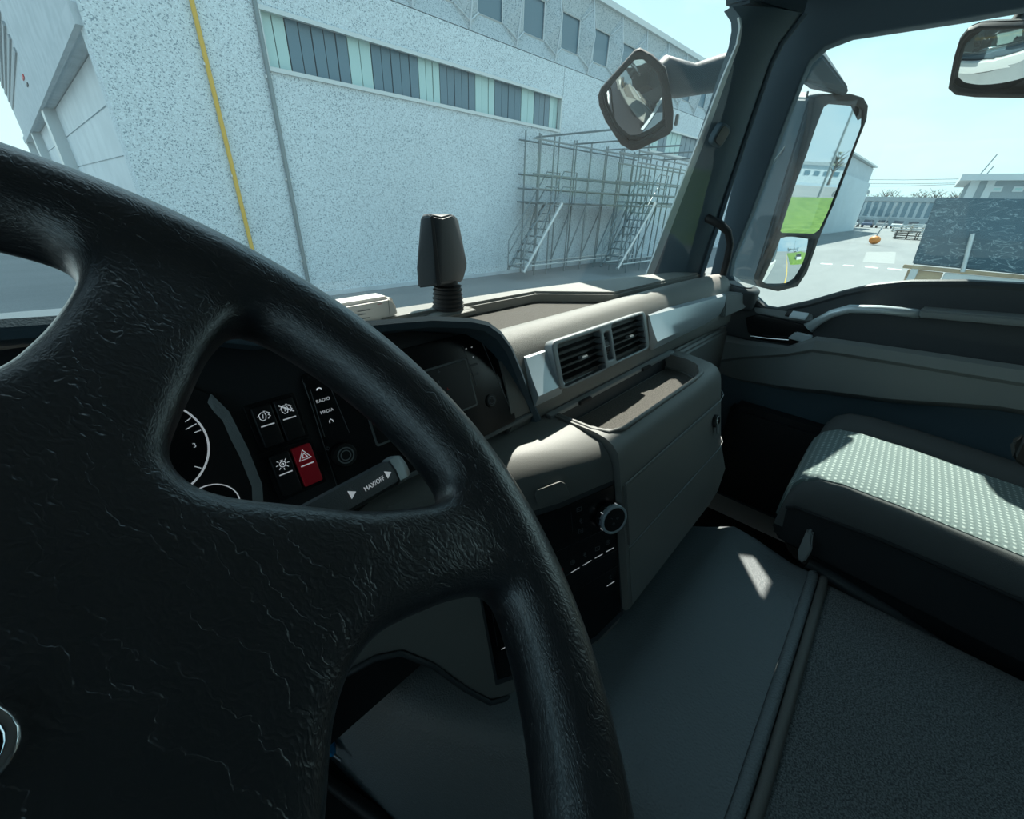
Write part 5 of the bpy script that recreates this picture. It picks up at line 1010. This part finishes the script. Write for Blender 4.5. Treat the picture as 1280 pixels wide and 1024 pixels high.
# bare trees behind the hall
def tree(x, y, h, label, grp):
    t_ = thing('bare_tree', label, 'tree', (x, y, GZ), grp); tk = tube('trunk', [(x, y, GZ), (x, y + .1, GZ + h * .5), (x, y, GZ + h * .8)], [.35, .2, .08], 'trunk', t_, n=6)
    bm = bmesh.new()
    for i in range(26):
        a = random.uniform(0, 6.28); z0 = GZ + h * random.uniform(.35, .8); L_ = h * random.uniform(.15, .3); bm_tube(bm, [(x, y, z0), (x + math.cos(a) * L_ * .6, y + math.sin(a) * L_ * .6, z0 + L_ * .6), (x + math.cos(a) * L_, y + math.sin(a) * L_, z0 + L_ * 1.0)], [.10, .06, .02], 4)
    finish(bm, 'branches', 'trunk', t_, smooth=0, kind='stuff')
    bm = bmesh.new()
    for i in range(90):
        a = random.uniform(0, 6.28); r = random.uniform(0, h * .17); z = GZ + h * random.uniform(.6, 1.0); c_ = Vector((x + math.cos(a) * r, y + math.sin(a) * r, z)); s = random.uniform(.15, .4)
        v = [bm.verts.new(c_ + Vector([random.uniform(-s, s) for _ in range(3)])) for _ in range(3)]; bm.faces.new(v)
    finish(bm, 'twigs', 'foliage', t_, smooth=0, kind='stuff', recalc=False)
tx = 195
ORD = ['first', 'second', 'third', 'fourth', 'fifth', 'sixth', 'seventh', 'eighth', 'ninth', 'tenth', 'eleventh', 'twelfth', 'thirteenth']
for i, (px, ptop) in enumerate(((1076, 242), (1086, 241), (1098, 240), (1112, 237), (1122, 238), (1132, 242), (1142, 241), (1156, 236), (1163, 238), (1174, 236), (1184, 240), (1194, 241), (1202, 239))):
    p_ = onx(px, ptop, tx); tree(tx + (i % 3) * 9, p_.y * (1 + (i % 3) * 9 / tx), p_.z - GZ, ORD[i] + ' bare tree behind the factory hall, counted from the warehouse side', 'bare trees behind the factory hall')
# power lines
for i, (ya, yb_) in enumerate(((224, 223), (229, 228), (233, 229))):
    a_, b_ = onx(1040, ya, 130 + i * 4), onx(1240, yb_, 130 + i * 4); cbl = tube('power_cable', [a_, a_.lerp(b_, .5) + Vector((0, 0, -.2)), b_, b_ + (b_ - a_)], .05, 'steel', None, n=4)
    tag(cbl, ['uppermost', 'middle', 'lowest'][i] + ' of three thin power cables crossing the sky', 'cable', 'power cables over the yard')
# buildings and poles behind the truck (wing mirror)
bb = thing('rear_building', 'pale flat building beyond the grass, seen in the wing mirror', 'building', (29, -165, GZ))
wbox('wall', 18, 40, -180, -150, GZ, 1.8, 'concrete', bb); wbox('roof', 17.6, 40.4, -180, -149.6, 1.8, 2.6, 'roofgrey', bb); wbox('annex', 44, 90, -180, -150, GZ, 4.5, 'concrete', bb)
for i in range(9): wbox('window', 18.6 + i * 2.3, 19.9 + i * 2.3, -150, -149.9, -.5, .5, 'darkpane', bb)
for i, (x_, y_, h_) in enumerate(((10, -120, 6.5), (17, -128, 5.5), (27, -135, 7), (8.5, -78, 3.6))): tree(x_, y_, h_, ['tall', 'middle', 'far', 'small near'][i] + ' bare tree behind the truck, seen in the wing mirror', 'trees behind the truck')
lp = thing('lamp_post', 'tall thin lamp post behind the truck, seen in the wing mirror', 'lamp post', (13.0, -62, GZ)); tube('post', [(13, -62, GZ), (13, -62, 7)], .12, 'steel', lp, n=8); box2('lamp_head', (12.6, -62.2, 7), (13.4, -61.8, 7.25), 'steel', lp)
